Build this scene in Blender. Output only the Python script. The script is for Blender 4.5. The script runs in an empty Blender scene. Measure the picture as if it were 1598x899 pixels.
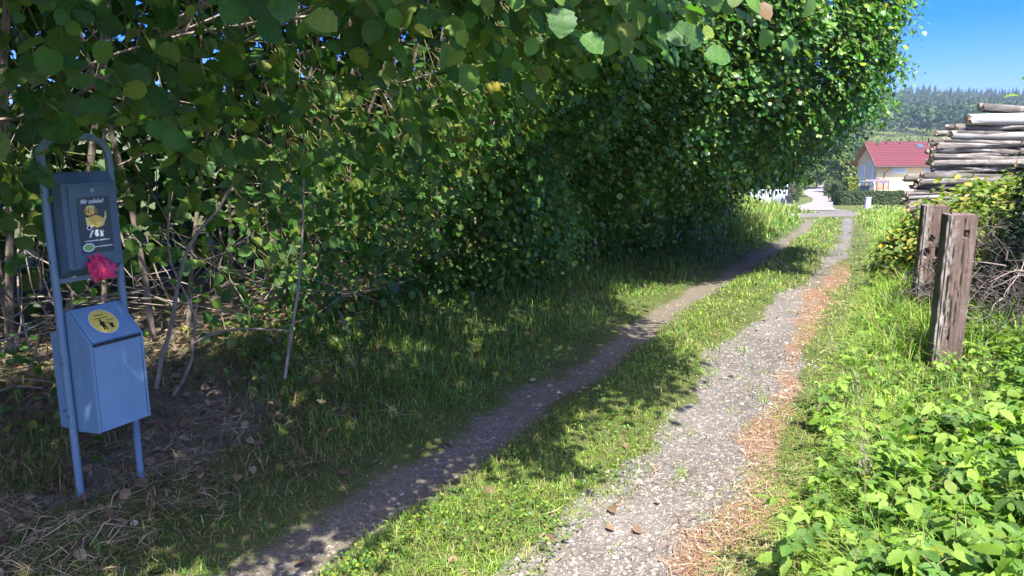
import bpy, bmesh, math, random
import numpy as np
from mathutils import Vector, Matrix, Euler
R = math.radians
rng = np.random.default_rng(7)
random.seed(7)
scene = bpy.context.scene
COL = scene.collection

# ---------------------------------------------------------------- camera
cam = bpy.data.cameras.new('camera')
cam.sensor_width = 36; cam.lens = 26.58
cam.clip_start = 0.05; cam.clip_end = 6000
camo = bpy.data.objects.new('camera', cam)
camo.location = (0, 0, 1.55)
camo.rotation_euler = (R(90 - 11.2), 0, 0)
COL.objects.link(camo); scene.camera = camo

# ---------------------------------------------------------------- sky, sun, exposure
SUN_EL = R(59)
to_sun = Vector((0.2, -1.0, 0)).normalized() * math.cos(SUN_EL) + Vector((0, 0, math.sin(SUN_EL)))
world = bpy.data.worlds.new('World'); scene.world = world; world.use_nodes = True
wn = world.node_tree
bg = wn.nodes['Background']; bg.inputs['Strength'].default_value = 0.08
sky = wn.nodes.new('ShaderNodeTexSky'); sky.sky_type = 'NISHITA'; sky.sun_disc = False
sky.sun_elevation = SUN_EL
sky.sun_rotation = math.atan2(to_sun.x, to_sun.y)
sky.air_density = 0.5; sky.dust_density = 2.8; sky.ozone_density = 8.0; sky.altitude = 0
hs = wn.nodes.new('ShaderNodeHueSaturation'); hs.inputs['Saturation'].default_value = 1.44; hs.inputs['Hue'].default_value = .522; hs.inputs['Value'].default_value = 1.0
wn.links.new(sky.outputs[0], hs.inputs['Color']); wn.links.new(hs.outputs[0], bg.inputs[0])
sl = bpy.data.lights.new('sun', 'SUN'); sl.energy = 2.0; sl.angle = R(0.53); sl.color = (1.0, 0.95, 0.86)
so = bpy.data.objects.new('sun', sl); COL.objects.link(so)
so.rotation_euler = to_sun.to_track_quat('Z', 'Y').to_euler()
scene.view_settings.view_transform = 'Standard'; scene.view_settings.look = 'None'
scene.view_settings.exposure = 2.92; scene.view_settings.gamma = 1.0
scene.cycles.max_bounces = 10; scene.cycles.diffuse_bounces = 6; scene.cycles.transmission_bounces = 6
scene.cycles.volume_bounces = 0; scene.cycles.glossy_bounces = 2

# ---------------------------------------------------------------- helpers
def hash2(ix, iy, seed=0):
    n = (ix.astype(np.int64) * 374761393 + iy.astype(np.int64) * 668265263 + seed * 974634777) & 0xffffffff
    n = ((n ^ (n >> 13)) * 1274126177) & 0xffffffff
    n = n ^ (n >> 16)
    return (n & 0xffffff) / float(0xffffff)

def vnoise(x, y, sc=1.0, seed=0):
    x = np.asarray(x, float) / sc; y = np.asarray(y, float) / sc
    ix = np.floor(x); iy = np.floor(y); fx = x - ix; fy = y - iy
    fx = fx * fx * (3 - 2 * fx); fy = fy * fy * (3 - 2 * fy)
    a = hash2(ix, iy, seed); b = hash2(ix + 1, iy, seed); c = hash2(ix, iy + 1, seed); d = hash2(ix + 1, iy + 1, seed)
    return (a * (1 - fx) + b * fx) * (1 - fy) + (c * (1 - fx) + d * fx) * fy

def fnoise(x, y, sc=1.0, seed=0):
    return (vnoise(x, y, sc, seed) * .55 + vnoise(x, y, sc * .47, seed + 5) * .3 + vnoise(x, y, sc * .21, seed + 9) * .15)

def sstep(a, b, x):
    t = np.clip((np.asarray(x, float) - a) / (b - a), 0, 1)
    return t * t * (3 - 2 * t)

# track frame: s along the track, q to its right, from the left rut
D = np.array([.47, .883]); RR = np.array([.883, -.47]); O0 = np.array([-.28, 3.95])
def cofs(s): return np.interp(s, [-4, 0, 2, 4.5, 8, 13, 20, 26, 40], [0, 0, -.02, -.18, -.2, -.28, -.7, -1.2, -2.4])
def to_sq(x, y):
    dx = np.asarray(x, float) - O0[0]; dy = np.asarray(y, float) - O0[1]
    s = dx * D[0] + dy * D[1]; q = dx * RR[0] + dy * RR[1]
    return s, q - cofs(s)
def to_xy(s, q):
    s = np.asarray(s, float); q = np.asarray(q, float) + cofs(s)
    return O0[0] + s * D[0] + q * RR[0], O0[1] + s * D[1] + q * RR[1]

ZY = [-400, -50, -10, 0, 12, 16, 24, 36, 70, 105, 130, 200, 300, 450, 600, 760, 3000]
ZZ = [9, 1.2, .3, 0, -.42, -.62, -1.15, -1.95, -4.2, -6.6, -7.1, -7.3, -3, 12, 25, 29, 20]
def gz(x, y):
    x = np.asarray(x, float); y = np.asarray(y, float)
    z = (np.interp(y, ZY, ZZ) + np.interp(y - 1.2 - .02 * np.abs(y), ZY, ZZ) + np.interp(y + 1.2 + .02 * np.abs(y), ZY, ZZ)) / 3
    s, q = to_sq(x, y)
    fade = 1 - sstep(26, 40, y)
    B = np.interp(s, [-6, 6, 12, 18, 30], [.30, .34, .42, .62, .5])
    z = z + sstep(-.35, -2.3, q) * B * fade
    z = z + sstep(1.5, 3.0, q) * .10 * fade
    near = 1 - sstep(20, 34, y)
    z = z - .045 * np.exp(-(q / .25) ** 2) * near - .035 * np.exp(-((q - 1.15) / .3) ** 2) * near
    z = z + .03 * np.exp(-((q - .5) / .3) ** 2) * near
    z = z + (vnoise(x, y, .5, 3) - .5) * .035 + (vnoise(x, y, 1.7, 4) - .5) * .05
    r = np.hypot(x, y)
    z = z + (vnoise(x, y, 60, 8) - .5) * 6 * sstep(200, 500, r)
    return z
def gzf(x, y): return float(gz(np.array([x]), np.array([y]))[0])

def link(o, parent=None):
    COL.objects.link(o)
    if parent is not None: o.parent = parent
    return o

def tag(o, label=None, cat=None, group=None, kind=None):
    if label: o['label'] = label
    if cat: o['category'] = cat
    if group: o['group'] = group
    if kind: o['kind'] = kind
    return o

def empty(name, loc=(0, 0, 0), rz=0):
    o = bpy.data.objects.new(name, None); o.location = loc; o.rotation_euler = (0, 0, rz); o.empty_display_size = .1
    return link(o)

def np_mesh(name, V, F, mats, col=None, uv=None, smooth=False, mi=None):
    me = bpy.data.meshes.new(name)
    V = np.asarray(V, np.float32); F = np.asarray(F, np.int32); k = F.shape[1]
    me.vertices.add(len(V)); me.vertices.foreach_set('co', V.ravel())
    me.loops.add(F.size); me.loops.foreach_set('vertex_index', F.ravel())
    me.polygons.add(len(F)); me.polygons.foreach_set('loop_start', np.arange(0, F.size, k, dtype=np.int32))
    if not isinstance(mats, (list, tuple)): mats = [mats]
    for m in mats: me.materials.append(m)
    if mi is not None: me.polygons.foreach_set('material_index', np.asarray(mi, np.int32))
    if smooth: me.polygons.foreach_set('use_smooth', np.ones(len(F), bool))
    if col is not None:
        a = me.attributes.new('Col', 'FLOAT_COLOR', 'POINT')
        c = np.ones((len(V), 4), np.float32); c[:, :col.shape[1]] = col
        a.data.foreach_set('color', c.ravel())
    if uv is not None:
        u = me.uv_layers.new(name='UVMap')
        u.data.foreach_set('uv', np.asarray(uv, np.float32)[F.ravel()].ravel())
    me.update(calc_edges=True); me.validate()
    return me

def np_obj(name, *a, parent=None, **k):
    return link(bpy.data.objects.new(name, np_mesh(name, *a, **k)), parent)

class MB:
    """collects shapes, then links them as one mesh object"""
    def __init__(s): s.v = []; s.f = []
    def add(s, V, F):
        n = len(s.v); s.v += [tuple(p) for p in V]; s.f += [tuple(i + n for i in f) for f in F]; return s
    def box(s, c, d, rot=None, bev=0):
        x, y, z = d[0] / 2, d[1] / 2, d[2] / 2
        if bev <= 0:
            V = [Vector((i * x, j * y, k * z)) for k in (-1, 1) for j in (-1, 1) for i in (-1, 1)]
            F = [(0, 2, 3, 1), (4, 5, 7, 6), (0, 1, 5, 4), (2, 6, 7, 3), (0, 4, 6, 2), (1, 3, 7, 5)]
        else:
            bm = bmesh.new(); bmesh.ops.create_cube(bm, size=1)
            for v in bm.verts: v.co = Vector((v.co.x * d[0], v.co.y * d[1], v.co.z * d[2]))
            bmesh.ops.bevel(bm, geom=bm.edges[:], offset=bev, segments=2, affect='EDGES')
            bm.verts.index_update()
            V = [v.co.copy() for v in bm.verts]; F = [[v.index for v in f.verts] for f in bm.faces]; bm.free()
        if rot is not None: V = [rot @ v for v in V]
        V = [v + Vector(c) for v in V]
        return s.add(V, F)
    def prism(s, prof, x0, x1):
        """profile of (y,z) points extruded along x"""
        n = len(prof)
        V = [(x0, y, z) for y, z in prof] + [(x1, y, z) for y, z in prof]
        F = [tuple(range(n))[::-1], tuple(range(n, 2 * n))] + [(i, (i + 1) % n, n + (i + 1) % n, n + i) for i in range(n)]
        return s.add(V, F)
    def tube(s, pts, rad, seg=8, cap=True):
        pts = [Vector(p) for p in pts]; n = len(pts)
        if not isinstance(rad, (list, tuple)): rad = [rad] * n
        V = []; F = []; up = None
        for i, p in enumerate(pts):
            t = (pts[min(i + 1, n - 1)] - pts[max(i - 1, 0)]).normalized()
            if up is None: up = Vector((0, 0, 1)) if abs(t.z) < .9 else Vector((1, 0, 0))
            a = t.cross(up).normalized(); b = a.cross(t).normalized(); up = b
            for k in range(seg):
                th = 2 * math.pi * k / seg
                V.append(p + (a * math.cos(th) + b * math.sin(th)) * rad[i])
        for i in range(n - 1):
            for k in range(seg):
                F.append((i * seg + k, i * seg + (k + 1) % seg, (i + 1) * seg + (k + 1) % seg, (i + 1) * seg + k))
        if cap: F += [tuple(range(seg))[::-1], tuple((n - 1) * seg + k for k in range(seg))]
        return s.add(V, F)
    def build(s, name, mat, parent=None, smooth=False):
        me = bpy.data.meshes.new(name); me.from_pydata(s.v, [], s.f)
        me.materials.append(mat)
        bm = bmesh.new(); bm.from_mesh(me); bmesh.ops.recalc_face_normals(bm, faces=bm.faces); bm.to_mesh(me); bm.free()
        if smooth:
            me.polygons.foreach_set('use_smooth', np.ones(len(me.polygons), bool))
            me.set_sharp_from_angle(angle=R(38))
        return link(bpy.data.objects.new(name, me), parent)

# ---------------------------------------------------------------- materials
class NT:
    def __init__(s, name):
        s.m = bpy.data.materials.new(name); s.m.use_nodes = True; s.t = s.m.node_tree
        s.b = s.t.nodes['Principled BSDF']; s.out = s.t.nodes['Material Output']
    def n(s, typ, **kw):
        nd = s.t.nodes.new(typ)
        for k, v in kw.items(): setattr(nd, k, v)
        return nd
    def l(s, a, b): s.t.links.new(a, b)
    def coord(s, kind='Object'): return s.n('ShaderNodeTexCoord').outputs[kind]
    def mapping(s, vec, scale=(1, 1, 1), rot=(0, 0, 0)):
        m = s.n('ShaderNodeMapping'); m.inputs['Scale'].default_value = scale; m.inputs['Rotation'].default_value = rot
        s.l(vec, m.inputs[0]); return m.outputs[0]
    def noise(s, vec, scale, detail=4, rough=.6, dist=0):
        nd = s.n('ShaderNodeTexNoise'); nd.inputs['Scale'].default_value = scale; nd.inputs['Detail'].default_value = detail
        nd.inputs['Roughness'].default_value = rough; nd.inputs['Distortion'].default_value = dist
        s.l(vec, nd.inputs['Vector']); return nd.outputs['Fac']
    def vor(s, vec, scale, out='Distance', feature='F1'):
        nd = s.n('ShaderNodeTexVoronoi', feature=feature); nd.inputs['Scale'].default_value = scale
        s.l(vec, nd.inputs['Vector']); return nd.outputs[out]
    def ramp(s, fac, stops):
        nd = s.n('ShaderNodeValToRGB'); s.l(fac, nd.inputs[0]); el = nd.color_ramp.elements
        while len(el) < len(stops): el.new(.5)
        for e, (p, c) in zip(el, stops):
            e.position = p; e.color = (c, c, c, 1) if isinstance(c, (int, float)) else (*c, 1)
        return nd.outputs[0]
    def mix(s, fac, a, b, blend='MIX'):
        nd = s.n('ShaderNodeMix', data_type='RGBA', blend_type=blend)
        for i, v in ((0, fac), (6, a), (7, b)):
            if isinstance(v, (int, float)): nd.inputs[i].default_value = v
            elif isinstance(v, tuple): nd.inputs[i].default_value = (*v, 1)
            else: s.l(v, nd.inputs[i])
        return nd.outputs[2]
    def math(s, op, a, b=0.0):
        nd = s.n('ShaderNodeMath', operation=op)
        for i, v in ((0, a), (1, b)):
            if isinstance(v, (int, float)): nd.inputs[i].default_value = v
            else: s.l(v, nd.inputs[i])
        return nd.outputs[0]
    def attr(s, name, out='Fac'):
        nd = s.n('ShaderNodeAttribute', attribute_name=name); return nd.outputs[out]
    def base(s, c):
        if isinstance(c, tuple): s.b.inputs['Base Color'].default_value = (*c, 1)
        else: s.l(c, s.b.inputs['Base Color'])
    def rough(s, v):
        if isinstance(v, (int, float)): s.b.inputs['Roughness'].default_value = v
        else: s.l(v, s.b.inputs['Roughness'])
    def bump(s, h, strength=.5, dist=.01):
        nd = s.n('ShaderNodeBump'); nd.inputs['Strength'].default_value = strength; nd.inputs['Distance'].default_value = dist
        s.l(h, nd.inputs['Height']); s.l(nd.outputs[0], s.b.inputs['Normal']); return nd.outputs[0]

def leaf_mat(name, trans=.35, rough=.42, veins=True, spec=.5, tcol=(1.0, 1.25, .35), back=(1.25, 1.2, 1.3), sc=1.0):
    m = NT(name)
    c = m.attr('Col', 'Color')
    geo = m.n('ShaderNodeNewGeometry')
    n1 = m.noise(m.coord('Object'), 9 * sc, 2)
    c = m.mix(1.0, c, m.ramp(n1, [(.3, .78), (.7, 1.18)]), 'MULTIPLY')
    if veins:
        uv = m.coord('UV'); sep = m.n('ShaderNodeSeparateXYZ'); m.l(uv, sep.inputs[0])
        av = m.math('ABSOLUTE', m.math('SUBTRACT', sep.outputs[1], .5))
        w = m.math('SUBTRACT', sep.outputs[0], m.math('MULTIPLY', av, .9))
        st = m.math('ABSOLUTE', m.math('SINE', m.math('MULTIPLY', w, 24.0)))
        vein = m.ramp(st, [(0.0, 1.0), (.28, 0.0)])
        mid = m.ramp(av, [(0.0, 1.0), (.035, 0.0)])
        vv = m.math('MAXIMUM', m.math('MULTIPLY', vein, .45), mid)
        c = m.mix(m.math('MULTIPLY', vv, .5), c, (.16, .22, .06))
        m.bump(m.math('SUBTRACT', 1.0, vv), .35, .004)
    c2 = m.mix(geo.outputs['Backfacing'], c, m.mix(1.0, c, back, 'MULTIPLY'))
    m.base(c2); m.rough(rough); m.b.inputs['Specular IOR Level'].default_value = spec
    tr = m.n('ShaderNodeBsdfTranslucent'); m.l(m.mix(1.0, c, tcol, 'MULTIPLY'), tr.inputs[0])
    mx = m.n('ShaderNodeMixShader'); mx.inputs[0].default_value = trans
    m.l(m.b.outputs[0], mx.inputs[1]); m.l(tr.outputs[0], mx.inputs[2]); m.l(mx.outputs[0], m.out.inputs[0])
    return m.m

M_LEAF = leaf_mat('hazel_leaf', .45, rough=.5, spec=.35)
M_LEAFS = leaf_mat('small_leaf', .40, veins=False, rough=.45, spec=.35)
M_CROWN = leaf_mat('hornbeam_leaf', .40, veins=False, rough=.36, spec=.6)
M_RASP = leaf_mat('raspberry_leaf', .42, rough=.6, spec=.3)
M_GRASS = leaf_mat('grass_blade', .4, rough=.5, veins=False, spec=.35, sc=.3)
M_FARLEAF = leaf_mat('far_leaf', .3, rough=.6, veins=False, spec=.25, sc=.05)
M_DRYLEAF = leaf_mat('dry_leaf', .15, rough=.8, veins=False, spec=.2, tcol=(1, 1, .8), back=(1.1, 1.1, 1.1))

def mat_ground():
    m = NT('ground'); co = m.coord('Object')
    gr = m.attr('gravel'); dirt = m.attr('dirt'); nee = m.attr('needle')
    n_b = m.noise(co, 2.2, 4); n_f = m.noise(co, 38, 5, .65); n_v = m.noise(co, 150, 3)
    grass = m.mix(m.ramp(n_b, [(.35, 0), (.65, 1)]), (.060, .095, .018), (.10, .13, .032))
    grass = m.mix(m.ramp(n_f, [(.45, 0), (.65, 1)]), grass, (.11, .09, .045))
    stone = m.ramp(m.vor(co, 105, 'Color'), [(.05, (.088, .072, .056)), (.5, (.142, .12, .096)), (.95, (.215, .187, .155))])
    stone2 = m.ramp(m.vor(co, 260, 'Color'), [(.05, (.13, .12, .105)), (.95, (.28, .265, .245))])
    vd = m.vor(co, 105, 'Distance', 'DISTANCE_TO_EDGE')
    stone = m.mix(m.ramp(n_f, [(.42, 0), (.56, 1)]), stone, stone2)
    stone = m.mix(m.ramp(vd, [(0.0, .75), (.09, 0)]), stone, (.13, .11, .09))
    stone = m.mix(1.0, stone, m.ramp(m.noise(co, 1.7, 5, .6), [(.3, .72), (.7, 1.2)]), 'MULTIPLY')
    soil = m.mix(m.ramp(n_f, [(.35, 0), (.7, 1)]), (.12, .102, .066), (.215, .188, .135))
    soil = m.mix(m.ramp(m.vor(co, 90, 'Color'), [(.78, 0), (.9, .55)]), soil, (.25, .22, .19))
    needle = m.mix(m.ramp(n_v, [(.4, 0), (.62, 1)]), (.15, .085, .05), (.30, .20, .125))
    def soft(a, lo=.35, hi=.6):
        w = m.math('ADD', a, m.math('MULTIPLY', m.math('SUBTRACT', m.noise(co, 11, 5, .7), .5), .75))
        return m.ramp(w, [(lo, 0), (hi, 1)])
    c = m.mix(soft(dirt), grass, soil)
    c = m.mix(soft(gr), c, stone)
    c = m.mix(soft(nee), c, needle)
    m.base(c); m.rough(.92); m.b.inputs['Specular IOR Level'].default_value = .15
    h = m.math('ADD', m.math('MULTIPLY', vd, 2.2), m.math('MULTIPLY', n_v, .5))
    m.bump(h, .7, .012)
    return m.m
M_GROUND = mat_ground()

def mat_simple(name, c, rough=.6, metal=0, c2=None, sc=5, bump=0, bsc=60, spec=.5):
    m = NT(name); co = m.coord('Object')
    if c2: m.base(m.mix(m.ramp(m.noise(co, sc, 5), [(.35, 0), (.65, 1)]), c, c2))
    else: m.base(c)
    m.rough(rough); m.b.inputs['Metallic'].default_value = metal; m.b.inputs['Specular IOR Level'].default_value = spec
    if bump: m.bump(m.noise(co, bsc, 4), bump, .004)
    return m.m

def mat_paint(name, c, rough=.42):
    m = NT(name); co = m.coord('Object')
    n = m.noise(co, 7, 5, .65); n2 = m.noise(co, 55, 3)
    cc = m.mix(m.ramp(n, [(.3, 0), (.7, .5)]), c, tuple(min(1, x * 1.25 + .01) for x in c))
    sp = m.ramp(m.noise(co, 130, 2), [(.71, 0), (.74, .6)])
    cc = m.mix(sp, cc, (.32, .31, .28))
    st = m.noise(m.mapping(co, (30, 30, 1.3)), 1.0, 3)
    cc = m.mix(m.ramp(st, [(.52, 0), (.75, .35)]), cc, tuple(x * .62 for x in c))
    m.base(cc); m.rough(m.ramp(n, [(.3, rough), (.7, rough + .18)])); m.bump(n2, .06, .002)
    return m.m
M_BLUE = mat_paint('blue_grey_paint', (.15, .265, .355))
M_BLUED = mat_paint('slate_blue_paint', (.075, .125, .165))
M_TUBE = mat_paint('tube_paint', (.13, .205, .27), .38)
M_POSTER = mat_simple('poster_dark', (.035, .055, .075), .35)
M_WHITE = mat_simple('white_print', (.72, .75, .76), .5)
M_DOGY = mat_simple('yellow_print', (.72, .5, .10), .5)
M_DOGL = mat_simple('pale_yellow_print', (.78, .62, .22), .5)
M_BLACK = mat_simple('black_print', (.012, .012, .014), .5)
M_REDP = mat_simple('red_print', (.45, .06, .05), .5)
M_GREENP = mat_simple('green_print', (.22, .45, .12), .5)
M_YELLOW = mat_simple('yellow_sticker', (.82, .63, .10), .45, c2=(.74, .55, .08), sc=20)
M_STEEL = mat_simple('steel', (.35, .35, .36), .35, .9)
M_RUST = mat_simple('rusty_iron', (.09, .05, .035), .8, .3, c2=(.03, .025, .022), sc=40)

def mat_bag():
    m = NT('red_bag_plastic'); co = m.coord('Object')
    m.base(m.mix(m.ramp(m.noise(co, 30, 3), [(.35, 0), (.65, 1)]), (.80, .03, .13), (.98, .14, .30)))
    m.rough(.28); m.bump(m.noise(co, 60, 3), .5, .004)
    tr = m.n('ShaderNodeBsdfTranslucent'); tr.inputs[0].default_value = (.95, .08, .2, 1)
    mx = m.n('ShaderNodeMixShader'); mx.inputs[0].default_value = .4
    m.l(m.b.outputs[0], mx.inputs[1]); m.l(tr.outputs[0], mx.inputs[2]); m.l(mx.outputs[0], m.out.inputs[0])
    return m.m
M_BAG = mat_bag()

def mat_sleeper():
    m = NT('weathered_sleeper'); co = m.coord('Object')
    g = m.noise(m.mapping(co, (48, 48, 3.4)), 1.0, 6, .7, .6)
    b = m.noise(co, 5, 5, .6)
    c = m.ramp(g, [(.28, (.035, .023, .016)), (.45, (.088, .057, .042)), (.62, (.145, .102, .078)), (.8, (.235, .19, .155))])
    c = m.mix(m.ramp(b, [(.55, 0), (.75, .55)]), c, (.10, .055, .045))
    sep = m.n('ShaderNodeSeparateXYZ'); m.l(co, sep.inputs[0])
    # lichen crust along the left front edge
    le = m.ramp(m.math('ADD', sep.outputs[0], m.math('MULTIPLY', m.noise(co, 26, 5, .75), .10)), [(-.0, 1), (.0, 1)])
    e = m.n('ShaderNodeMapRange'); e.inputs['From Min'].default_value = -.03; e.inputs['From Max'].default_value = -.085
    m.l(m.math('ADD', sep.outputs[0], m.math('MULTIPLY', m.math('SUBTRACT', m.noise(co, 22, 5, .75), .5), .16)), e.inputs[0])
    crust = m.math('MULTIPLY', e.outputs[0], m.ramp(m.noise(m.mapping(co, (1, 1, .5)), 6, 3), [(.4, .1), (.65, .7)]))
    c = m.mix(crust, c, (.46, .43, .38))
    patch = m.ramp(m.noise(co, 7.5, 5, .7), [(.62, 0), (.74, .5)])
    c = m.mix(patch, c, (.42, .38, .35))
    # green algae on the side that faces -x
    geo = m.n('ShaderNodeNewGeometry'); tn = m.n('ShaderNodeVectorTransform', vector_type='NORMAL', convert_from='WORLD', convert_to='OBJECT')
    m.l(geo.outputs['True Normal'], tn.inputs[0]); s2 = m.n('ShaderNodeSeparateXYZ'); m.l(tn.outputs[0], s2.inputs[0])
    side = m.ramp(m.math('MULTIPLY', s2.outputs[0], -1.0), [(.55, 0), (.8, .8)])
    c = m.mix(m.math('MULTIPLY', side, m.ramp(m.noise(co, 9, 4), [(.3, .5), (.6, 1)])), c, (.05, .058, .022))
    m.base(c); m.rough(.88); m.bump(g, .8, .006)
    return m.m
M_SLEEPER = mat_sleeper()

def mat_bark(name, stops, sc=1.0, bump=.8):
    m = NT(name); co = m.coord('Object')
    oi = m.n('ShaderNodeObjectInfo')
    off = m.n('ShaderNodeVectorMath', operation='ADD'); m.l(co, off.inputs[0]); m.l(oi.outputs['Random'], off.inputs[1])
    g = m.noise(m.mapping(off.outputs[0], (3 * sc, 22 * sc, 22 * sc)), 1.0, 6, .7, .6)
    p = m.noise(off.outputs[0], 4 * sc, 4)
    c = m.ramp(g, stops)
    c = m.mix(m.ramp(p, [(.52, 0), (.66, .55)]), c, m.ramp(g, [(.3, (.22, .20, .175)), (.7, (.38, .355, .32))]))
    k = m.math('ADD', m.math('MULTIPLY', oi.outputs['Random'], .75), .55)
    c = m.mix(1.0, c, k, 'MULTIPLY')
    m.base(c); m.rough(.9); m.bump(g, bump, .012)
    return m.m
M_BARK = mat_bark('log_bark', [(.3, (.035, .029, .024)), (.48, (.11, .096, .08)), (.7, (.225, .205, .18))])
M_BARKL = mat_bark('pale_barkless_log', [(.3, (.17, .16, .14)), (.5, (.32, .30, .275)), (.7, (.42, .40, .37))], .6, .3)
M_CUT = mat_simple('cut_wood', (.50, .40, .29), .85, c2=(.30, .235, .18), sc=14, bump=.3)
def mat_stem(name, c1, c2):
    m = NT(name); co = m.coord('Object')
    m.base(m.mix(m.ramp(m.noise(co, 18, 5), [(.35, 0), (.65, 1)]), c1, c2)); m.rough(.85); m.bump(m.noise(co, 70, 3), .4, .004); return m.m
M_STEM = mat_stem('hazel_bark', (.10, .075, .055), (.24, .2, .16))
M_TWIG = mat_stem('dry_twig', (.15, .12, .095), (.30, .25, .2))
M_DKTWIG = mat_stem('shaded_dead_twig', (.035, .027, .022), (.10, .08, .065))  # dead twig darkened, the shade of the heap put into its colour
M_GSTEM = mat_stem('green_stem', (.10, .12, .03), (.2, .16, .07))

# ---------------------------------------------------------------- ground
def poly_dist(x, y, P):
    d = np.full(np.shape(x), 1e9)
    for (ax, ay), (bx, by) in zip(P[:-1], P[1:]):
        vx, vy = bx - ax, by - ay; L = vx * vx + vy * vy
        t = np.clip(((x - ax) * vx + (y - ay) * vy) / L, 0, 1)
        d = np.minimum(d, np.hypot(x - ax - t * vx, y - ay - t * vy))
    return d
ROAD = [(16.0, 39.5), (17.2, 43), (20.6, 51.5), (28.2, 68), (37, 90), (42, 102), (45.8, 115), (48.6, 123), (52.8, 131), (60, 143), (74, 160)]
ROAD2 = [(10.5, 31.0), (14.6, 34.0), (19, 35.5), (27, 37.5), (40, 40)]

def masks(x, y):
    s, q = to_sq(x, y)
    wob = (fnoise(x, y, .6, 21) - .5) * .30
    qq = q + wob
    near = 1 - sstep(27, 33, y)
    left = .5 * np.exp(-np.clip(np.abs(qq) - .06, 0, 9) ** 2 / .008)
    wr = np.interp(s, [-3, 3, 5, 8, 30], [.27, .24, .15, .10, .13])
    right = np.exp(-np.clip(np.abs(qq - 1.17) - wr, 0, 9) ** 2 / .008) * np.interp(s, [-3, 5, 6.2, 8, 12, 16], [1, 1, .8, .62, .75, .9])
    gravel = np.clip(left * np.interp(s, [-4, 30], [.9, .9]) + right, 0, 1) * near
    gravel = gravel * (1 - .22 * sstep(.52, .7, fnoise(x, y, .35, 33)))
    ndq = np.interp(s, [-3, 0, 3, 6, 8.5, 11], [1.62, 1.50, 1.42, 1.36, 1.40, 1.35])
    ndw = np.interp(s, [-3, 0, 3, 6, 9], [.17, .13, .09, .22, .26])
    nee = np.exp(-np.clip(np.abs(qq - ndq) / ndw, 0, 9) ** 2 * 1.2) * np.interp(s, [-6, 2, 2.6, 3.6, 8.5, 10.5], [1, .9, .45, .85, .85, .3])
    # bare soil round the station and under the hedge
    soil = .8 * sstep(-.8, -1.3, qq + (fnoise(x, y, .9, 12) - .5) * .8) * sstep(1.0, -.6, s) * sstep(-6.6, -5.6, qq) + sstep(-2.1, -2.6, qq) * .95 * sstep(17, 14, s) * sstep(-6.6, -5.6, qq)
    soil = soil + np.exp(-(qq / .23) ** 2) * .8 * near
    soil = np.clip(soil, 0, 1)
    rd = np.minimum(poly_dist(x, y, ROAD2), poly_dist(x, y, [(14.6, 34), (15.5, 38), (17, 42)]) - .3); junc = np.exp(-np.clip(rd - .65, 0, 9) ** 2 / .4)
    gravel = np.clip(np.maximum(gravel, junc * .95), 0, 1)
    return gravel, soil, np.clip(nee, 0, 1), s, q

def make_ground():
    dr = .0135
    rings = int(math.log(2600 / .5) / dr)
    r = .5 * np.exp(np.arange(rings + 1) * dr)
    front = np.arange(-44, 46, .68); rest = np.arange(46, 316, 4.0)
    ang = np.radians(np.concatenate([front, rest])); na = len(ang)
    A, RAD = np.meshgrid(ang, r)
    X = (RAD * np.sin(A)).ravel(); Y = (RAD * np.cos(A)).ravel()
    Z = gz(X, Y)
    V = np.stack([X, Y, Z], 1)
    V = np.vstack([V, [[0, 0, gzf(0, 0)]]])
    i = np.arange(rings)[:, None]; j = np.arange(na)[None, :]; j2 = (j + 1) % na
    F = np.stack([i * na + j, i * na + j2 + 0 * i, (i + 1) * na + j2, (i + 1) * na + j], -1).reshape(-1, 4)
    c = len(V) - 1
    cap = np.array([[c, (k + 1) % na, k, k] for k in range(na)])
    me = np_mesh('ground', V, F[:, ::-1], M_GROUND, smooth=True)
    bm = None
    o = link(bpy.data.objects.new('ground', me))
    g, s_, n_, _, _ = masks(V[:, 0], V[:, 1])
    for nm, a in (('gravel', g), ('dirt', s_), ('needle', n_)):
        at = me.attributes.new(nm, 'FLOAT', 'POINT'); at.data.foreach_set('value', a.astype(np.float32))
    tag(o, kind='structure')
    MB().add([(math.sin(a) * .5, math.cos(a) * .5, gzf(math.sin(a) * .5, math.cos(a) * .5)) for a in np.radians(np.arange(0, 360, 20))] , [tuple(range(18))]).build('ground_underfoot', M_GROUND)['kind'] = 'structure'
make_ground()

def ribbon(name, P, hw, mat, lift=.04, step=1.0):
    pts = []
    for (ax, ay), (bx, by) in zip(P[:-1], P[1:]):
        L = math.hypot(bx - ax, by - ay); n = max(2, int(L / step))
        for k in range(n): pts.append((ax + (bx - ax) * k / n, ay + (by - ay) * k / n))
    pts.append(P[-1]); pts = np.array(pts)
    for _ in range(6): pts[1:-1] = (pts[:-2] + pts[1:-1] * 2 + pts[2:]) / 4
    t = np.gradient(pts, axis=0); t /= np.linalg.norm(t, axis=1)[:, None]
    nrm = np.stack([t[:, 1], -t[:, 0]], 1)
    V = []; m = 5
    w = np.interp(np.arange(len(pts)) / len(pts), [0, 1], hw)
    for k in range(m):
        f = (k / (m - 1) - .5) * 2
        xy = pts + nrm * (w * f)[:, None]
        V.append(np.column_stack([xy, gz(xy[:, 0], xy[:, 1]) + lift]))
    V = np.stack(V, 1).reshape(-1, 3); n = len(pts)
    F = [[i * m + k, i * m + k + 1, (i + 1) * m + k + 1, (i + 1) * m + k] for i in range(n - 1) for k in range(m - 1)]
    return np_obj(name, V, F, mat, smooth=True)
M_ASPH = mat_simple('pale_worn_asphalt', (.18, .16, .135), .9, c2=(.235, .21, .18), sc=.6)
tag(ribbon('road', ROAD, [1.0, 1.7], M_ASPH, .03), kind='structure')

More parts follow.
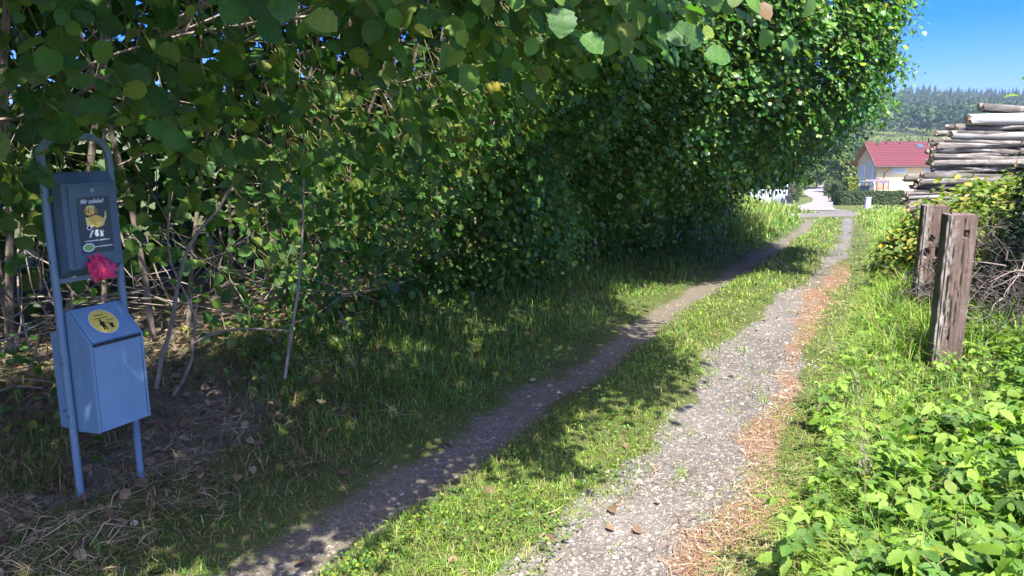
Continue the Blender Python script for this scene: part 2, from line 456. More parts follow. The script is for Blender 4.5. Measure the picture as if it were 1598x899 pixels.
# ---------------------------------------------------------------- leaves
def leaf_template(ts, ws, fold=.18, droop=.22, wave=0.0):
    """x along the midrib, y across, z up; unit length"""
    V = [(t, 0, -droop * t * t) for t in ts]
    L = [(t, w, -droop * t * t + fold * w + (wave if i % 2 else -wave)) for i, (t, w) in enumerate(zip(ts[1:-1], ws[1:-1]))]
    Rr = [(t, -w, -droop * t * t + fold * w + (wave if i % 2 else -wave)) for i, (t, w) in enumerate(zip(ts[1:-1], ws[1:-1]))]
    n = len(ts); k = n - 2
    F = []
    for side, off in ((0, n), (1, n + k)):
        q = [(0, 1, off)]
        for i in range(k - 1): q += [(i + 1, i + 2, off + i), (i + 2, off + i + 1, off + i)]
        q += [(n - 2, n - 1, off + k - 1)]
        F += q if side == 0 else [(a, c, b) for a, b, c in q]
    V = np.array(V + L + Rr); UV = np.stack([V[:, 0], V[:, 1] + .5], 1)
    return V, np.array(F), UV
T_NEAR = leaf_template([0, .05, .15, .25, .35, .45, .55, .65, .75, .85, .93, 1.0], [0, .19, .38, .37, .48, .44, .49, .41, .41, .25, .15, 0], .16, .25, .014)
T_MID = leaf_template([0, .14, .5, .84, 1.0], [0, .32, .44, .27, 0], .16, .2)
T_FAR = leaf_template([0, .5, 1.0], [0, .42, 0], .2, .15)
T_FAR2 = leaf_template([0, .28, .78, 1.0], [0, .40, .36, 0], .2, .15)
T_RASP = leaf_template([0, .06, .15, .25, .35, .45, .55, .65, .75, .85, .93, 1.0], [0, .12, .25, .25, .33, .28, .31, .23, .22, .12, .07, 0], .2, .3, .022)

def norm(a): return a / np.maximum(np.linalg.norm(a, axis=1), 1e-9)[:, None]

def leaf_arrays(P, A, N, size, col, T, wid=1.0):
    tv, tf, tuv = T
    N = norm(N); A = norm(A - N * (A * N).sum(1)[:, None]); B = np.cross(N, A)
    n = len(P); m = len(tv); cz = rng.uniform(-.3, 2.4, n)[:, None, None]; cy = rng.uniform(.78, 1.12, n)[:, None, None]
    V = (P[:, None, :] + size[:, None, None] * (A[:, None, :] * tv[None, :, 0:1] + B[:, None, :] * tv[None, :, 1:2] * wid * cy + N[:, None, :] * tv[None, :, 2:3] * cz))
    F = (tf[None] + (np.arange(n) * m)[:, None, None]).reshape(-1, 3)
    C = np.repeat(col, m, axis=0)
    UV = np.tile(tuv, (n, 1))
    return V.reshape(-1, 3), F, C, UV

def leaves_obj(name, P, A, N, size, col, T, mat, parent=None, wid=1.0):
    V, F, C, UV = leaf_arrays(P, A, N, size, col, T, wid)
    o = np_obj(name, V, F, mat, col=C, uv=UV, smooth=True, parent=parent)
    o['kind'] = 'stuff'
    return o

GREENS = np.array([[.040, .115, .020], [.052, .135, .022], [.065, .155, .024], [.09, .18, .026], [.055, .125, .035], [.15, .21, .036]])
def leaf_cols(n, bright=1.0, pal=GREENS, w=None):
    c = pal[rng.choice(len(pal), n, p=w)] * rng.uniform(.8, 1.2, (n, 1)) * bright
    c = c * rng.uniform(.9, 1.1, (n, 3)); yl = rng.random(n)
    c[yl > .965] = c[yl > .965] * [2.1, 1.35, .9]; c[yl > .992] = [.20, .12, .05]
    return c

def project(P):
    """rough view test used only to decide which leaves are worth an object each"""
    th = R(11.2); d = P - np.array([0, 0, 1.55])
    dep = d[:, 1] * math.cos(th) - d[:, 2] * math.sin(th)
    v = d[:, 1] * math.sin(th) + d[:, 2] * math.cos(th)
    return d[:, 0] / np.maximum(dep, .01), v / np.maximum(dep, .01), dep

LEAF_VARIANTS = {}
def leaf_variants(key, T, mat, pal, wid=1.0):
    if key not in LEAF_VARIANTS:
        out = []
        for c in pal:
            V, F, UV = T[0].copy(), T[1], T[2]; V[:, 1] *= wid
            V[:, 2] += rng.normal(0, .012, len(V)) * (V[:, 0] > 0)
            out.append(np_mesh('leaf', V, F, mat, col=np.tile(c, (len(V), 1)), uv=UV, smooth=True))
        LEAF_VARIANTS[key] = out
    return LEAF_VARIANTS[key]

def single_leaves(P, A, N, size, variants, parent):
    N = norm(N); A = norm(A - N * (A * N).sum(1)[:, None]); B = np.cross(N, A)
    for i in range(len(P)):
        o = bpy.data.objects.new('leaf', variants[random.randrange(len(variants))])
        m = Matrix(((A[i][0], B[i][0], N[i][0], 0), (A[i][1], B[i][1], N[i][1], 0), (A[i][2], B[i][2], N[i][2], 0), (0, 0, 0, 1)))
        o.matrix_local = Matrix.Translation(Vector(P[i])) @ m @ Matrix.Scale(float(size[i]), 4)
        link(o, parent)

# ---------------------------------------------------------------- the hedge
# front surface of the hedge: how far (q) it reaches over the track at height h above the ground
HS = [-5, -2.2, -1.0, .5, 2.0, 3.5, 5.0, 6.5, 8.5, 10.5, 12.6, 15.4]
HH = [0, .5, 1.0, 1.5, 2.0, 2.5, 3.0, 4.0, 5.0, 6.2, 7.2]
FQ = np.array([
    [-2.6, -2.5, -2.4, -1.7, -.9, -.2, .3, .4, .1, -.9, -2.5],
    [-2.6, -2.5, -2.3, -1.6, -.6, .3, .9, 1.0, .5, -.6, -2.4],
    [-2.6, -2.45, -2.1, -1.6, -.5, .8, 1.6, 1.9, 1.3, -.2, -2.2],
    [-2.5, -2.2, -1.9, -1.35, -.6, .5, 1.3, 1.8, 1.5, .1, -2.0],
    [-2.4, -2.0, -1.6, -1.15, -.7, -.1, .7, 1.3, 1.2, .1, -1.8],
    [-2.3, -1.8, -1.45, -1.05, -.75, -.5, -.25, .0, .0, -.6, -1.9],
    [-2.2, -1.7, -1.35, -.95, -.6, -.25, .1, .5, .5, -.1, -1.5],
    [-2.2, -1.7, -1.3, -.7, .2, .9, 1.25, 1.6, 1.6, .9, -1.0],
    [-2.2, -1.6, -1.1, -.3, .9, 1.7, 1.85, 1.9, 1.75, 1.2, -.6],
    [-2.2, -1.6, -1.1, -.4, .8, 1.5, 1.65, 1.65, 1.5, .9, -.9],
    [-2.4, -2.0, -1.8, -1.5, -1.1, -.6, -.1, .3, .3, .0, -1.4],
    [-2.6, -2.4, -2.2, -2.0, -1.9, -1.8, -1.8, -1.9, -2.1, -2.5, -3.2]])
def hedge_front(s, h):
    s = np.clip(s, HS[0], HS[-1]); h = np.clip(h, HH[0], HH[-1])
    i = np.clip(np.searchsorted(HS, s) - 1, 0, len(HS) - 2); j = np.clip(np.searchsorted(HH, h) - 1, 0, len(HH) - 2)
    HSa = np.array(HS); HHa = np.array(HH)
    a = (s - HSa[i]) / (HSa[i + 1] - HSa[i]); b = (h - HHa[j]) / (HHa[j + 1] - HHa[j])
    return (FQ[i, j] * (1 - a) + FQ[i + 1, j] * a) * (1 - b) + (FQ[i, j + 1] * (1 - a) + FQ[i + 1, j + 1] * a) * b

TW = []
def sprays(n, s0, s1, h0, h1, depth, nl, step, size, hollow=True, droop=.35, bump=.45, edge=0):
    """twigs with alternate leaves hung in a shell behind the hedge front"""
    s = rng.uniform(s0, s1, n); h = h0 + (h1 - h0) * rng.random(n)
    f = hedge_front(s, h) + (vnoise(s, h, .8, 40) - .5) * bump * 2 + (vnoise(s, h, .33, 41) - .5) * bump
    q = f - depth * rng.random(n) ** 1.6
    keep = vnoise(s * 1.0 + 50, h + 9, .42, 43) + rng.random(n) * .3 > .42
    if hollow:  # open hollow with bare branches behind the station and low along the bank
        hol = sstep(1.6, -.2, s) * sstep(1.6, 1.2, h) + sstep(3.0, 2.0, s) * sstep(.6, .35, h)
        keep &= rng.random(n) > hol * .93
    s, h, q, f = s[keep], h[keep], q[keep], f[keep]
    n = len(s)
    # outward direction in (s,q,h)
    e = .15
    dh = (hedge_front(s, h + e) - hedge_front(s, h - e)) / (2 * e)
    ds = (hedge_front(s + e, h) - hedge_front(s - e, h)) / (2 * e)
    out = np.stack([-ds * .6, np.ones(n), -dh * .6], 1); out = norm(out)
    def w(v): return np.stack([v[:, 0] * D[0] + v[:, 1] * RR[0], v[:, 0] * D[1] + v[:, 1] * RR[1], v[:, 2]], 1)
    out = w(out)
    x, y = to_xy(s, q); z = gz(*to_xy(s, -2.0 + 0 * s)) * 0 + gz(*to_xy(s, np.full(n, -1.0))) + h
    P0 = np.stack([x, y, z], 1)
    dr = norm(out * .9 + rng.normal(0, .55, (n, 3)) + np.array([0, 0, -.15 - droop * .4]))
    P = []; A = []; N = []; S = []; sid = []
    for k in range(nl):
        side = norm(np.cross(dr, np.array([0, 0, 1.0]) + rng.normal(0, .1, (n, 3)))) * (1 if k % 2 else -1)
        if k == 0: TW.append((P0.copy(), dr.copy(), s.copy()))
        p = P0 + dr * step * (k + .5) + side * step * .25 + np.array([0, 0, -.012 * k * k * droop])
        a = norm(side * .8 + dr * .55 + np.array([0, 0, -droop]) + rng.normal(0, .25, (n, 3)))
        nn = norm(np.array([0, 0, .85]) + out * .65 + rng.normal(0, .36, (n, 3)))
        P.append(p); A.append(a); N.append(nn); S.append(size * rng.uniform(.45, 1.2, n) * (1.1 - .07 * k)); sid.append(s)
    P, A, N, S = [np.concatenate(v) for v in (P, A, N, S)]; sid = np.concatenate(sid)
    u, v, dep = project(P); px = 799 + 1180 * u; py = 449.5 - 1180 * v   # nobody lets twigs grow across the bin: clear its front
    k = ~((px > 84) & (px < 250) & (py > 205) & (py < 760) & (dep < 3.7) & (dep > 0))
    return [P[k], A[k], N[k], S[k], sid[k]]

BUSHES = [(-6.0, -1.6, 'hazel bush with bare stems in the dark hollow behind the blue bin'),
          (-1.6, .9, 'hazel bush whose big leaves hang from the top of the picture left of centre'),
          (.9, 3.2, 'hazel bush with dense round leaves reaching down to the grassy bank'),
          (3.2, 5.6, 'dark green hedge bush in the middle of the hedge, with reddish stems at its foot'),
          (5.6, 8.2, 'tall hornbeam bush with sunlit outer sprays, arching over the track'),
          (8.2, 11.2, 'hornbeam whose crown leans against the sky over the track'),
          (11.2, 16.2, 'last bush of the hedge beside the sunny meadow bank')]
roots = []
for s0, s1, lab in BUSHES:
    sc = (s0 + s1) / 2; x, y = to_xy(sc, -2.9)
    e = empty('hazel_bush' if s1 < 4 else 'hornbeam_bush', (float(x), float(y), gzf(float(x), float(y))))
    tag(e, lab, 'bush', 'bushes of the long hedge left of the track'); roots.append(e)
def bush_of(s):
    b = [b[1] for b in BUSHES[:-1]]
    return np.searchsorted(b, s)

def hedge_leaves():
    sets = []
    # near hazel: large leaves
    sets.append((sprays(2500, -4.5, 3.4, .35, 4.2, .55, 6, .062, .098, bump=.30), T_NEAR, M_LEAF, GREENS * 1.25, None, 1.0))
    sets.append((sprays(1500, -4.5, 3.4, .3, 5.2, 1.1, 6, .07, .098, bump=.4), T_MID, M_LEAF, GREENS * 1.25, None, 1.0))
    sets.append((sprays(1500, -6.5, 1.2, 2.7, 5.5, 1.3, 6, .08, .12, bump=.3), T_FAR2, M_LEAF, GREENS, None, 1.0))  # unseen canopy over the frame, added to shade the hollow and station
    # middle
    sets.append((sprays(7600, 2.6, 7.4, .25, 6.5, .7, 7, .05, .084, bump=.5), T_FAR2, M_LEAFS, GREENS * 1.25, None, 1.0))
    # far crown
    sets.append((sprays(8600, 5.4, 14.5, .1, 6.8, .5, 8, .05, .10, bump=.5), T_FAR2, M_CROWN, GREENS * 1.6, None, 1.12))  # outer crown leaf colour raised to read as sunlit
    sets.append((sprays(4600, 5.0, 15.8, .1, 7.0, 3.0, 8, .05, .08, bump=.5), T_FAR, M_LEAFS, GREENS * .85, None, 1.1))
    TW_N = list(TW)
    def hang(n, lo, hi, size, nl, step, vec):
        P0 = rng.uniform(lo, hi, (n, 3)); dr = norm(np.array(vec) + rng.normal(0, .35, (n, 3)))
        P = []; A = []; N = []; S = []
        for k in range(nl):
            side = norm(np.cross(dr, [0, 0, 1.0])) * (1 if k % 2 else -1)
            P.append(P0 + dr * step * (k + .5) + side * step * .25 + [0, 0, -.006 * k * k])
            A.append(norm(side * .7 + dr * .5 + [0, 0, -.6] + rng.normal(0, .25, (n, 3)))); N.append(norm(np.array([.45, -.75, .6]) + rng.normal(0, .33, (n, 3))))
            S.append(size * rng.uniform(.6, 1.15, n))
        TW_N.append((P0, dr, to_sq(P0[:, 0], P0[:, 1])[0]))
        P = np.concatenate(P); return P, np.concatenate(A), np.concatenate(N), np.concatenate(S), to_sq(P[:, 0], P[:, 1])[0]
    HP = GREENS[[2, 3, 5, 3]] * 1.35
    for a in ((85, (-1.05, 2.3, 1.99), (.52, 3.5, 2.35), .086, 5, .06, (.7, -.5, -.25)), (40, (.2, 3.2, 2.15), (1.2, 4.4, 2.7), .085, 5, .07, (.7, -.5, -.25)),
              (4, (-2.2, 2.5, 1.58), (-2.02, 2.7, 1.68), .115, 4, .08, (.8, -.2, -.2)), (3, (-2.2, 2.55, 1.0), (-1.98, 2.75, 1.10), .10, 4, .07, (.75, -.3, -.15))):
        sets.append((hang(*a), T_NEAR, M_LEAF, HP, None, 1.0))
    TW_N = [tuple(v[:: (1 if v[2].mean() < 3 else 4)] for v in t) for t in TW_N]
    # thin twigs that carry the leaves
    for k, root in enumerate(roots):
        m_v = []; m_f = []; c = 0
        for (P0, dr, sp) in TW_N:
            i = np.where(bush_of(sp) == k)[0]
            if not len(i): continue
            a = P0[i] - dr[i] * .28 + [0, 0, .02]; mid = P0[i]; e = P0[i] + dr[i] * .34 - [0, 0, .05]
            sd = norm(np.cross(dr[i], [0, 0, 1.0])); up = np.cross(sd, dr[i]); w = .0022
            V = np.stack([a - sd * w * 1.6, a + sd * w * 1.6, a + up * w * 2, mid - sd * w * 1.2, mid + sd * w * 1.2, mid + up * w * 1.6, e], 1).reshape(-1, 3)
            b = (np.arange(len(i)) * 7)[:, None] + c
            F = np.concatenate([b + f for f in ([0, 1, 4], [0, 4, 3], [1, 2, 5], [1, 5, 4], [2, 0, 3], [2, 3, 5], [3, 4, 6], [4, 5, 6], [5, 3, 6])], 1).reshape(-1, 3)
            m_v.append(V); m_f.append(F); c += len(V)
        if m_v:
            o = np_obj('leaf_twigs', np.concatenate(m_v) - np.array(root.location), np.concatenate(m_f), M_GSTEM, parent=root); o['kind'] = 'stuff'
    per = {}
    for (P, A, N, S, sid), T, mat, pal, w, wid in sets:
        b = bush_of(sid)
        for k in range(len(BUSHES)):
            i = np.where(b == k)[0]
            if len(i): per.setdefault(k, []).append((P[i], A[i], N[i], S[i], T, mat, pal, wid))
    for k, lst in per.items():
        root = roots[k]; off = np.array(root.location); lst.sort(key=lambda e: -len(e[0]) if e[4] is not T_NEAR else -1e9); budget = 290
        for li, (P, A, N, S, T, mat, pal, wid) in enumerate(lst):
            rest = np.ones(len(P), bool)
            if budget > 0 and (li == 0 or T is T_NEAR):
                u, v, dep = project(P)
                vis = (np.abs(u) < .70) & (np.abs(v) < .41) & (dep > .5)
                score = np.where(vis, S / np.maximum(dep, .3), 0)
                top = np.argsort(-score)[:min(budget, 170 if li == 0 and T is T_NEAR else 290)]; top = top[score[top] > 0]; budget -= len(top)
                nearT = T_NEAR if T is T_NEAR or T is T_MID else T_MID
                if len(top):
                    vs = leaf_variants('h%d' % (0 if T is T_NEAR else 1), nearT, M_LEAF if T is T_NEAR else M_LEAFS, GREENS * 1.25)
                    single_leaves(P[top] - off, A[top], N[top], S[top], vs, root)
                    rest[top] = False
            P, A, N, S = P[rest] - off, A[rest], N[rest], S[rest]
            if len(P): leaves_obj('foliage', P, A, N, S, leaf_cols(len(P), 1.0, pal), T_MID if T is T_NEAR else T, mat, root, wid)
hedge_leaves()

def curved(p0, p1, n=7, wob=.12, sag=0):
    p0 = Vector(p0); p1 = Vector(p1); L = (p1 - p0).length
    a = Vector(rng.normal(0, wob * L, 3)); b = Vector(rng.normal(0, wob * L * .5, 3))
    out = []
    for i in range(n):
        t = i / (n - 1)
        out.append(p0.lerp(p1, t) + a * math.sin(math.pi * t) * .6 + b * math.sin(2 * math.pi * t) * .5 + Vector((0, 0, -sag * L * math.sin(math.pi * t))))
    return out

def wxyz(s, q, h):
    x, y = to_xy(s, q); x = float(x); y = float(y); return Vector((x, y, gzf(x, y) + h))

def hedge_wood():
    for k, (s0, s1, lab) in enumerate(BUSHES):
        root = roots[k]; off = root.location
        ns = 9 if k < 4 else 6
        for i in range(ns):
            s = random.uniform(s0, s1); q = random.uniform(-3.4, -2.5)
            tq = random.uniform(-3.2, -.9) if k < 4 else random.uniform(-2.5, -.2)
            base = wxyz(s, q, -.08); tip = wxyz(s + random.uniform(-.6, .9), tq, random.uniform(3.6, 5.2))
            r = random.uniform(.016, .038)
            pts = curved(base, tip, 9, .05)
            m = MB().tube([p - off for p in pts], [r * (1 - .75 * t / 8) for t in range(9)], 7)
            m.build('stem', M_STEM, root, True)
        tw = MB()
        nt = 130 if k < 2 else (90 if k < 4 else 36)
        for i in range(nt):
            s = random.uniform(s0, s1); q = random.uniform(-3.3, -1.9); h = random.uniform(.0, 2.0) if i % 2 else random.uniform(0, .5)
            p = wxyz(s, q, h)
            d = Vector((random.gauss(0, .55), random.gauss(0, .35), random.uniform(-.25, 1.0))).normalized() * random.uniform(.4, 1.4)
            r = random.uniform(.0025, .008)
            tw.tube([a - off for a in curved(p, p + d, 6, .12)], [r, r * .9, r * .8, r * .65, r * .5, r * .3], 4, False)
        # boughs that carry the overhang
        for i in range(5):
            s = random.uniform(s0, s1); h = random.uniform(2.2, 3.8)
            f = float(hedge_front(np.array([s]), np.array([h]))[0])
            tw.tube([a - off for a in curved(wxyz(s, -2.6, h * .7), wxyz(s + random.uniform(-.4, .6), f - .15, h + .1) if False else wxyz(s, -2.6, h * .7).lerp(wxyz(s, f - .1, h) , 1.0), 8, .06)], [.014 - .0013 * j for j in range(8)], 5, False)
        o = tw.build('twigs', M_TWIG, root, True); o['kind'] = 'stuff'
hedge_wood()
def bent_stems():
    root = roots[1]; off = root.location
    for pts, r in (([(-2.02, 4.1, .16), (-1.92, 4.08, .45), (-1.83, 4.05, .74), (-1.78, 4.05, .9), (-1.67, 4.0, 1.06), (-1.55, 4.0, 1.18), (-1.46, 4.0, 1.32)], .0135),
                   ([(-1.95, 4.15, .10), (-1.80, 4.1, .34), (-1.76, 4.1, .56), (-1.84, 4.1, .78), (-1.88, 4.1, 1.0), (-1.84, 4.1, 1.3)], .010),
                   ([(-1.79, 4.1, .42), (-1.62, 4.05, .50), (-1.45, 4.0, .535), (-1.2, 4.0, .52)], .007),
                   ([(-1.35, 4.3, .15), (-1.28, 4.3, .5), (-1.22, 4.3, .85), (-1.18, 4.3, 1.25), (-1.16, 4.3, 1.6)], .010)):
        P = [Vector(a) - off for a in pts]; Q = []
        for a, b in zip(P[:-1], P[1:]): Q += [a, a.lerp(b, .5) + Vector((random.gauss(0, .006), 0, random.gauss(0, .006)))]
        Q.append(P[-1]); n = len(Q)
        MB().tube(Q, [r * (1 - .55 * i / n) for i in range(n)], 8).build('stem', M_TWIG, root, True)
bent_stems()

# back of the hedge: a looser leafy screen with gaps that let the bright field through
def back_screen():
    n = 52000
    s = rng.uniform(-13, 16, n); h = rng.random(n) ** .8 * 6.8
    q = -3.3 - rng.random(n) * 2.4
    gap = vnoise(s, h, .13, 60) + .25 * vnoise(s, h, .7, 61)
    gap = gap - sstep(1.7, 1.2, h) * .5
    k = gap < np.interp(s, [-7, -1, 2.0, 4, 16], [1.02, 1.0, 1.1, 2, 2])
    s, h, q = s[k], h[k], q[k]; n = len(s)
    m = 25000; s2 = rng.uniform(-9, 16, m); far = s2 > 4.5  # unseen top fill, added to keep the sun out of the hedge
    q2 = np.where(far, rng.uniform(-4.8, .2, m), rng.uniform(-4.8, -1.0, m)); h2 = np.where(far, rng.uniform(5.3, 6.9, m), rng.uniform(3.9, 5.9, m))
    m3 = 22000; s3 = rng.uniform(-17, 16, m3); q3 = rng.uniform(-7.2, -5.6, m3); h3 = rng.uniform(.1, 8.6, m3)
    kk = vnoise(s3, h3, .22, 66) < .88; s3, q3, h3 = s3[kk], q3[kk], h3[kk]
    m4 = 9000; s3 = np.concatenate([s3, rng.uniform(7.5, 15.5, m4)]); q3 = np.concatenate([q3, rng.uniform(-4.8, .4, m4)]); h3 = np.concatenate([h3, rng.uniform(1.3, 6.0, m4)])
    s = np.concatenate([s, s2, s3]); q = np.concatenate([q, q2, q3]); h = np.concatenate([h, h2, h3]); n = len(s)
    x, y = to_xy(s, q); P = np.stack([x, y, gz(x, y) + h], 1)
    A = norm(rng.normal(0, 1, (n, 3)) + [0, 0, -.4]); N = norm(rng.normal(0, .6, (n, 3)) + [0, 0, .4] - np.array([RR[0], RR[1], 0]) * .3)
    S = rng.uniform(.12, .19, n); S[-len(s3):] *= 1.45; b = bush_of(s)
    for k in range(len(BUSHES)):
        i = np.where(b == k)[0]
        if len(i):
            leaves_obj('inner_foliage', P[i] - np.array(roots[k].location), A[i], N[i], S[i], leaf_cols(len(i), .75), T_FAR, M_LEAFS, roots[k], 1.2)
back_screen()

# ---------------------------------------------------------------- grass
def blades(name, x, y, h, lean, w, col, label=None, mat=None, stiff=.5, tipcol=1.25):
    n = len(x); z = gz(x, y) - .012
    th = rng.uniform(0, 2 * math.pi, n); d = np.stack([np.cos(th), np.sin(th), 0 * th], 1)
    sd = np.stack([-np.sin(th + rng.normal(0, .5, n)), np.cos(th), 0 * th], 1)
    P = np.stack([x, y, z], 1); up = np.array([0, 0, 1.0])
    l = lean[:, None]
    m1 = P + up * (h * (1 - lean * .15) * .5)[:, None] + d * (h[:, None] * l * .22)
    tip = P + up * (h * (1 - lean * .55))[:, None] + d * (h[:, None] * l * .85)
    w = w[:, None]
    V = np.stack([P - sd * w * .5, P + sd * w * .5, m1 - sd * w * .42, m1 + sd * w * .42, tip], 1).reshape(-1, 3)
    b = (np.arange(n) * 5)[:, None]
    F = np.concatenate([b + [0, 1, 3], b + [0, 3, 2], b + [2, 3, 4]], 1).reshape(-1, 3)
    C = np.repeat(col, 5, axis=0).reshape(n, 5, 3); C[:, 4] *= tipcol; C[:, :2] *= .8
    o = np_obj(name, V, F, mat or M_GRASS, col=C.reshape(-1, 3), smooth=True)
    tag(o, label, 'grass' if label else None, kind='stuff')
    return o

def polar(n, r0, r1, a0=-41, a1=40, p=1.0):
    u = rng.random(n) ** p
    r = r0 * (r1 / r0) ** u; a = np.radians(rng.uniform(a0, a1, n))
    return r * np.sin(a), r * np.cos(a), r

G_LUSH = np.array([.10, .21, .028]); G_YEL = np.array([.21, .29, .04]); G_DARK = np.array([.08, .17, .038])
G_STRAW = np.array([.30, .24, .115]); G_PALE = np.array([.17, .18, .06])
def mixc(n, cols, w): return np.array(cols)[rng.choice(len(cols), n, p=w)] * rng.uniform(.75, 1.25, (n, 1))

def grass():
    # left verge, long
    x, y, r = polar(220000, 2.0, 30, -41, 30)
    g, so_, nd, s, q = masks(x, y)
    cl = fnoise(x, y, .45, 70)
    dens = sstep(-.14, -.32, q + (fnoise(x, y, .3, 71) - .5) * .3) * sstep(-3.0, -2.2, q)
    stn = sstep(.9, -1.2, s) * sstep(-.55, -1.0, q + .25 * (s < -2.1))          # thin round the station
    dens = dens * (1 - .5 * sstep(.6, -.9, s) * sstep(.62, .42, cl)) * (1 - stn * .80 * sstep(.62, .40, cl)) * (1 - .8 * sstep(-1.9, -2.6, q) * (s < 12)) * sstep(.18, .5, cl + .12)
    k = rng.random(len(x)) < dens * .9
    x, y, r, s, q, cl, stn = [a[k] for a in (x, y, r, s, q, cl, stn)]
    n = len(x)
    far = sstep(11.5, 14.5, s)
    h = (.06 + .17 * cl * sstep(-.3, -.9, q)) * rng.uniform(.5, 1.3, n) * (1 + far * .9)
    dry = rng.random(n) < np.clip(stn * .45 + .42 * sstep(.8, -1.0, s) * (cl < .55) + .10 + .25 * sstep(-1.5, -2.2, q) * (s < 4), 0, .85)
    col = np.where(dry[:, None], mixc(n, [G_STRAW, G_STRAW * .6, G_PALE], [.4, .35, .25]),
                   mixc(n, [G_LUSH, G_YEL, G_DARK], [.5, .2, .3]))
    lean = np.clip(rng.normal(.75, .3, n) + dry * .35, .05, 1.5)
    blades('verge_grass', x, y, h, lean, np.maximum(.0045, .0011 * r) * rng.uniform(.7, 1.3, n), col, 'long shaded grass on the bank between the hedge and the left rut')
    # centre strip, short
    x, y, r = polar(200000, 2.0, 32, -25, 30)
    g, so_, nd, s, q = masks(x, y)
    wob = (fnoise(x, y, .5, 77) - .5) * .35
    left = np.interp(s, [-2, 3, 5, 30], [.22, .20, .16, .20]); right = np.interp(s, [-2, 1, 5, 7, 30], [.86, .84, .80, .98, .90])
    cl = fnoise(x, y, .28, 78)
    dens = sstep(left - .08, left + .12, q + wob) * sstep(right + .16, right - .12, q + wob) * sstep(.18, .42, cl + .12)
    dens = dens + .22 * sstep(.62, .7, cl) * (q > .2) * (q < 1.7)
    k = (rng.random(len(x)) < dens * .95) & (y < 32)
    x, y, r, s, q, cl = [a[k] for a in (x, y, r, s, q, cl)]; n = len(x)
    h = (.025 + .075 * cl) * rng.uniform(.5, 1.5, n) * (1 + .5 * sstep(5, 9, s))
    col = mixc(n, [G_LUSH, G_YEL, G_PALE, G_STRAW], [.38, .36, .18, .08])
    blades('centre_grass', x, y, h, np.clip(rng.normal(.9, .4, n), .1, 1.7), np.maximum(.004, .0011 * r) * rng.uniform(.7, 1.3, n), col, 'short bright grass strip between the two ruts')
    # clover-like weeds in the strip
    x, y, r = polar(26000, 2.0, 12, -22, 25)
    g, so_, nd, s, q = masks(x, y); cl = fnoise(x, y, .3, 88)
    k = (q > .22) & (q < .95) & (rng.random(len(x)) < sstep(.42, .62, cl)); x, y, r = x[k], y[k], r[k]; n = len(x)
    P = np.stack([x, y, gz(x, y) + rng.uniform(.01, .07, n)], 1)
    leaves_obj('clover', P, norm(rng.normal(0, 1, (n, 3)) * [1, 1, .2]), norm(rng.normal(0, .35, (n, 3)) + [0, 0, 1]), rng.uniform(.012, .026, n), mixc(n, [G_LUSH, G_YEL, np.array([.07, .14, .04])], [.4, .3, .3]), T_FAR, M_LEAFS)
    tag(bpy.data.objects['clover'], 'low clover and plantain leaves among the short grass of the centre strip', 'clover')
    # right verge, mown and matted then tall
    x, y, r = polar(220000, 2.0, 34, -5, 41)
    g, so_, nd, s, q = masks(x, y); cl = fnoise(x, y, .4, 90)
    ndq = np.interp(s, [-3, 0, 3, 6, 30], [1.62, 1.52, 1.45, 1.5, 1.35])
    dens = sstep(ndq - .10, ndq + .28, q + (cl - .5) * .4) * sstep(6.5, 5.0, q) * sstep(.12, .4, cl + .15)
    zr_ = sstep(2.0, 2.35, q) * (y < 5.6)
    k = (rng.random(len(x)) < dens * (1 - .72 * zr_)) & (y < 34); x, y, r, s, q, cl = [a[k] for a in (x, y, r, s, q, cl)]; n = len(x)
    ndq = np.interp(s, [-3, 0, 3, 6, 30], [1.62, 1.52, 1.45, 1.5, 1.35])
    tall = sstep(ndq + .15, ndq + .75, q)
    h = (.05 + .36 * tall * (.5 + cl)) * (1 - .35 * (q > 2.15) * (y < 5.6)) * np.where((np.abs(x - .585 * y) < .5) & (y > 3.6) & (y < 5.5), .4, 1) * rng.uniform(.5, 1.35, n)
    dry = rng.random(n) < .30 * (1 - tall) + .07
    col = np.where(dry[:, None], mixc(n, [G_STRAW, G_PALE], [.35, .65]), mixc(n, [G_LUSH * 1.2, G_YEL * 1.1, G_PALE], [.42, .46, .12]))
    blades('verge_grass', x, y, h, np.clip(rng.normal(.7, .3, n) + (1 - tall) * .5, .05, 1.6), np.maximum(.005, .0011 * r) * rng.uniform(.7, 1.3, n), col, 'tall sunlit grass on the right verge in front of the sleeper posts and log pile')
    # meadow bank beyond the hedge, and coarse far grass
    x, y, r = polar(72000, 15, 75, 0, 38, .8)
    g, so_, nd, s, q = masks(x, y)
    rd = np.minimum(poly_dist(x, y, ROAD) - 1.9, poly_dist(x, y, ROAD2) - 1.6)
    k = (((q < -.45) & (s > 12.5)) | ((q > 1.6) & (y > 20)) | (y > 36)) & (rd > 0) ; x, y, r, s, q, rd = [a[k] for a in (x, y, r, s, q, rd)]; n = len(x)
    cl = fnoise(x, y, 1.6, 95)
    bank = ((q < -.8) & (y < 44))
    h = np.where(bank, .42 + .3 * cl, .10 + .25 * (cl > .55)) * rng.uniform(.6, 1.3, n) * np.clip(rd * 1.2, .25, 1)
    h = np.where((y > 36) & (q > 0), h * .5, h)
    col = mixc(n, [G_LUSH * 1.1, G_YEL * 1.05, G_PALE * 1.2, G_STRAW], [.30, .36, .22, .12])
    blades('meadow_grass', x, y, h, np.clip(rng.normal(.55, .25, n), .05, 1.3), .0013 * r * rng.uniform(.7, 1.3, n), col, 'tall pale meadow grass on the sunny bank beyond the hedge')
grass()

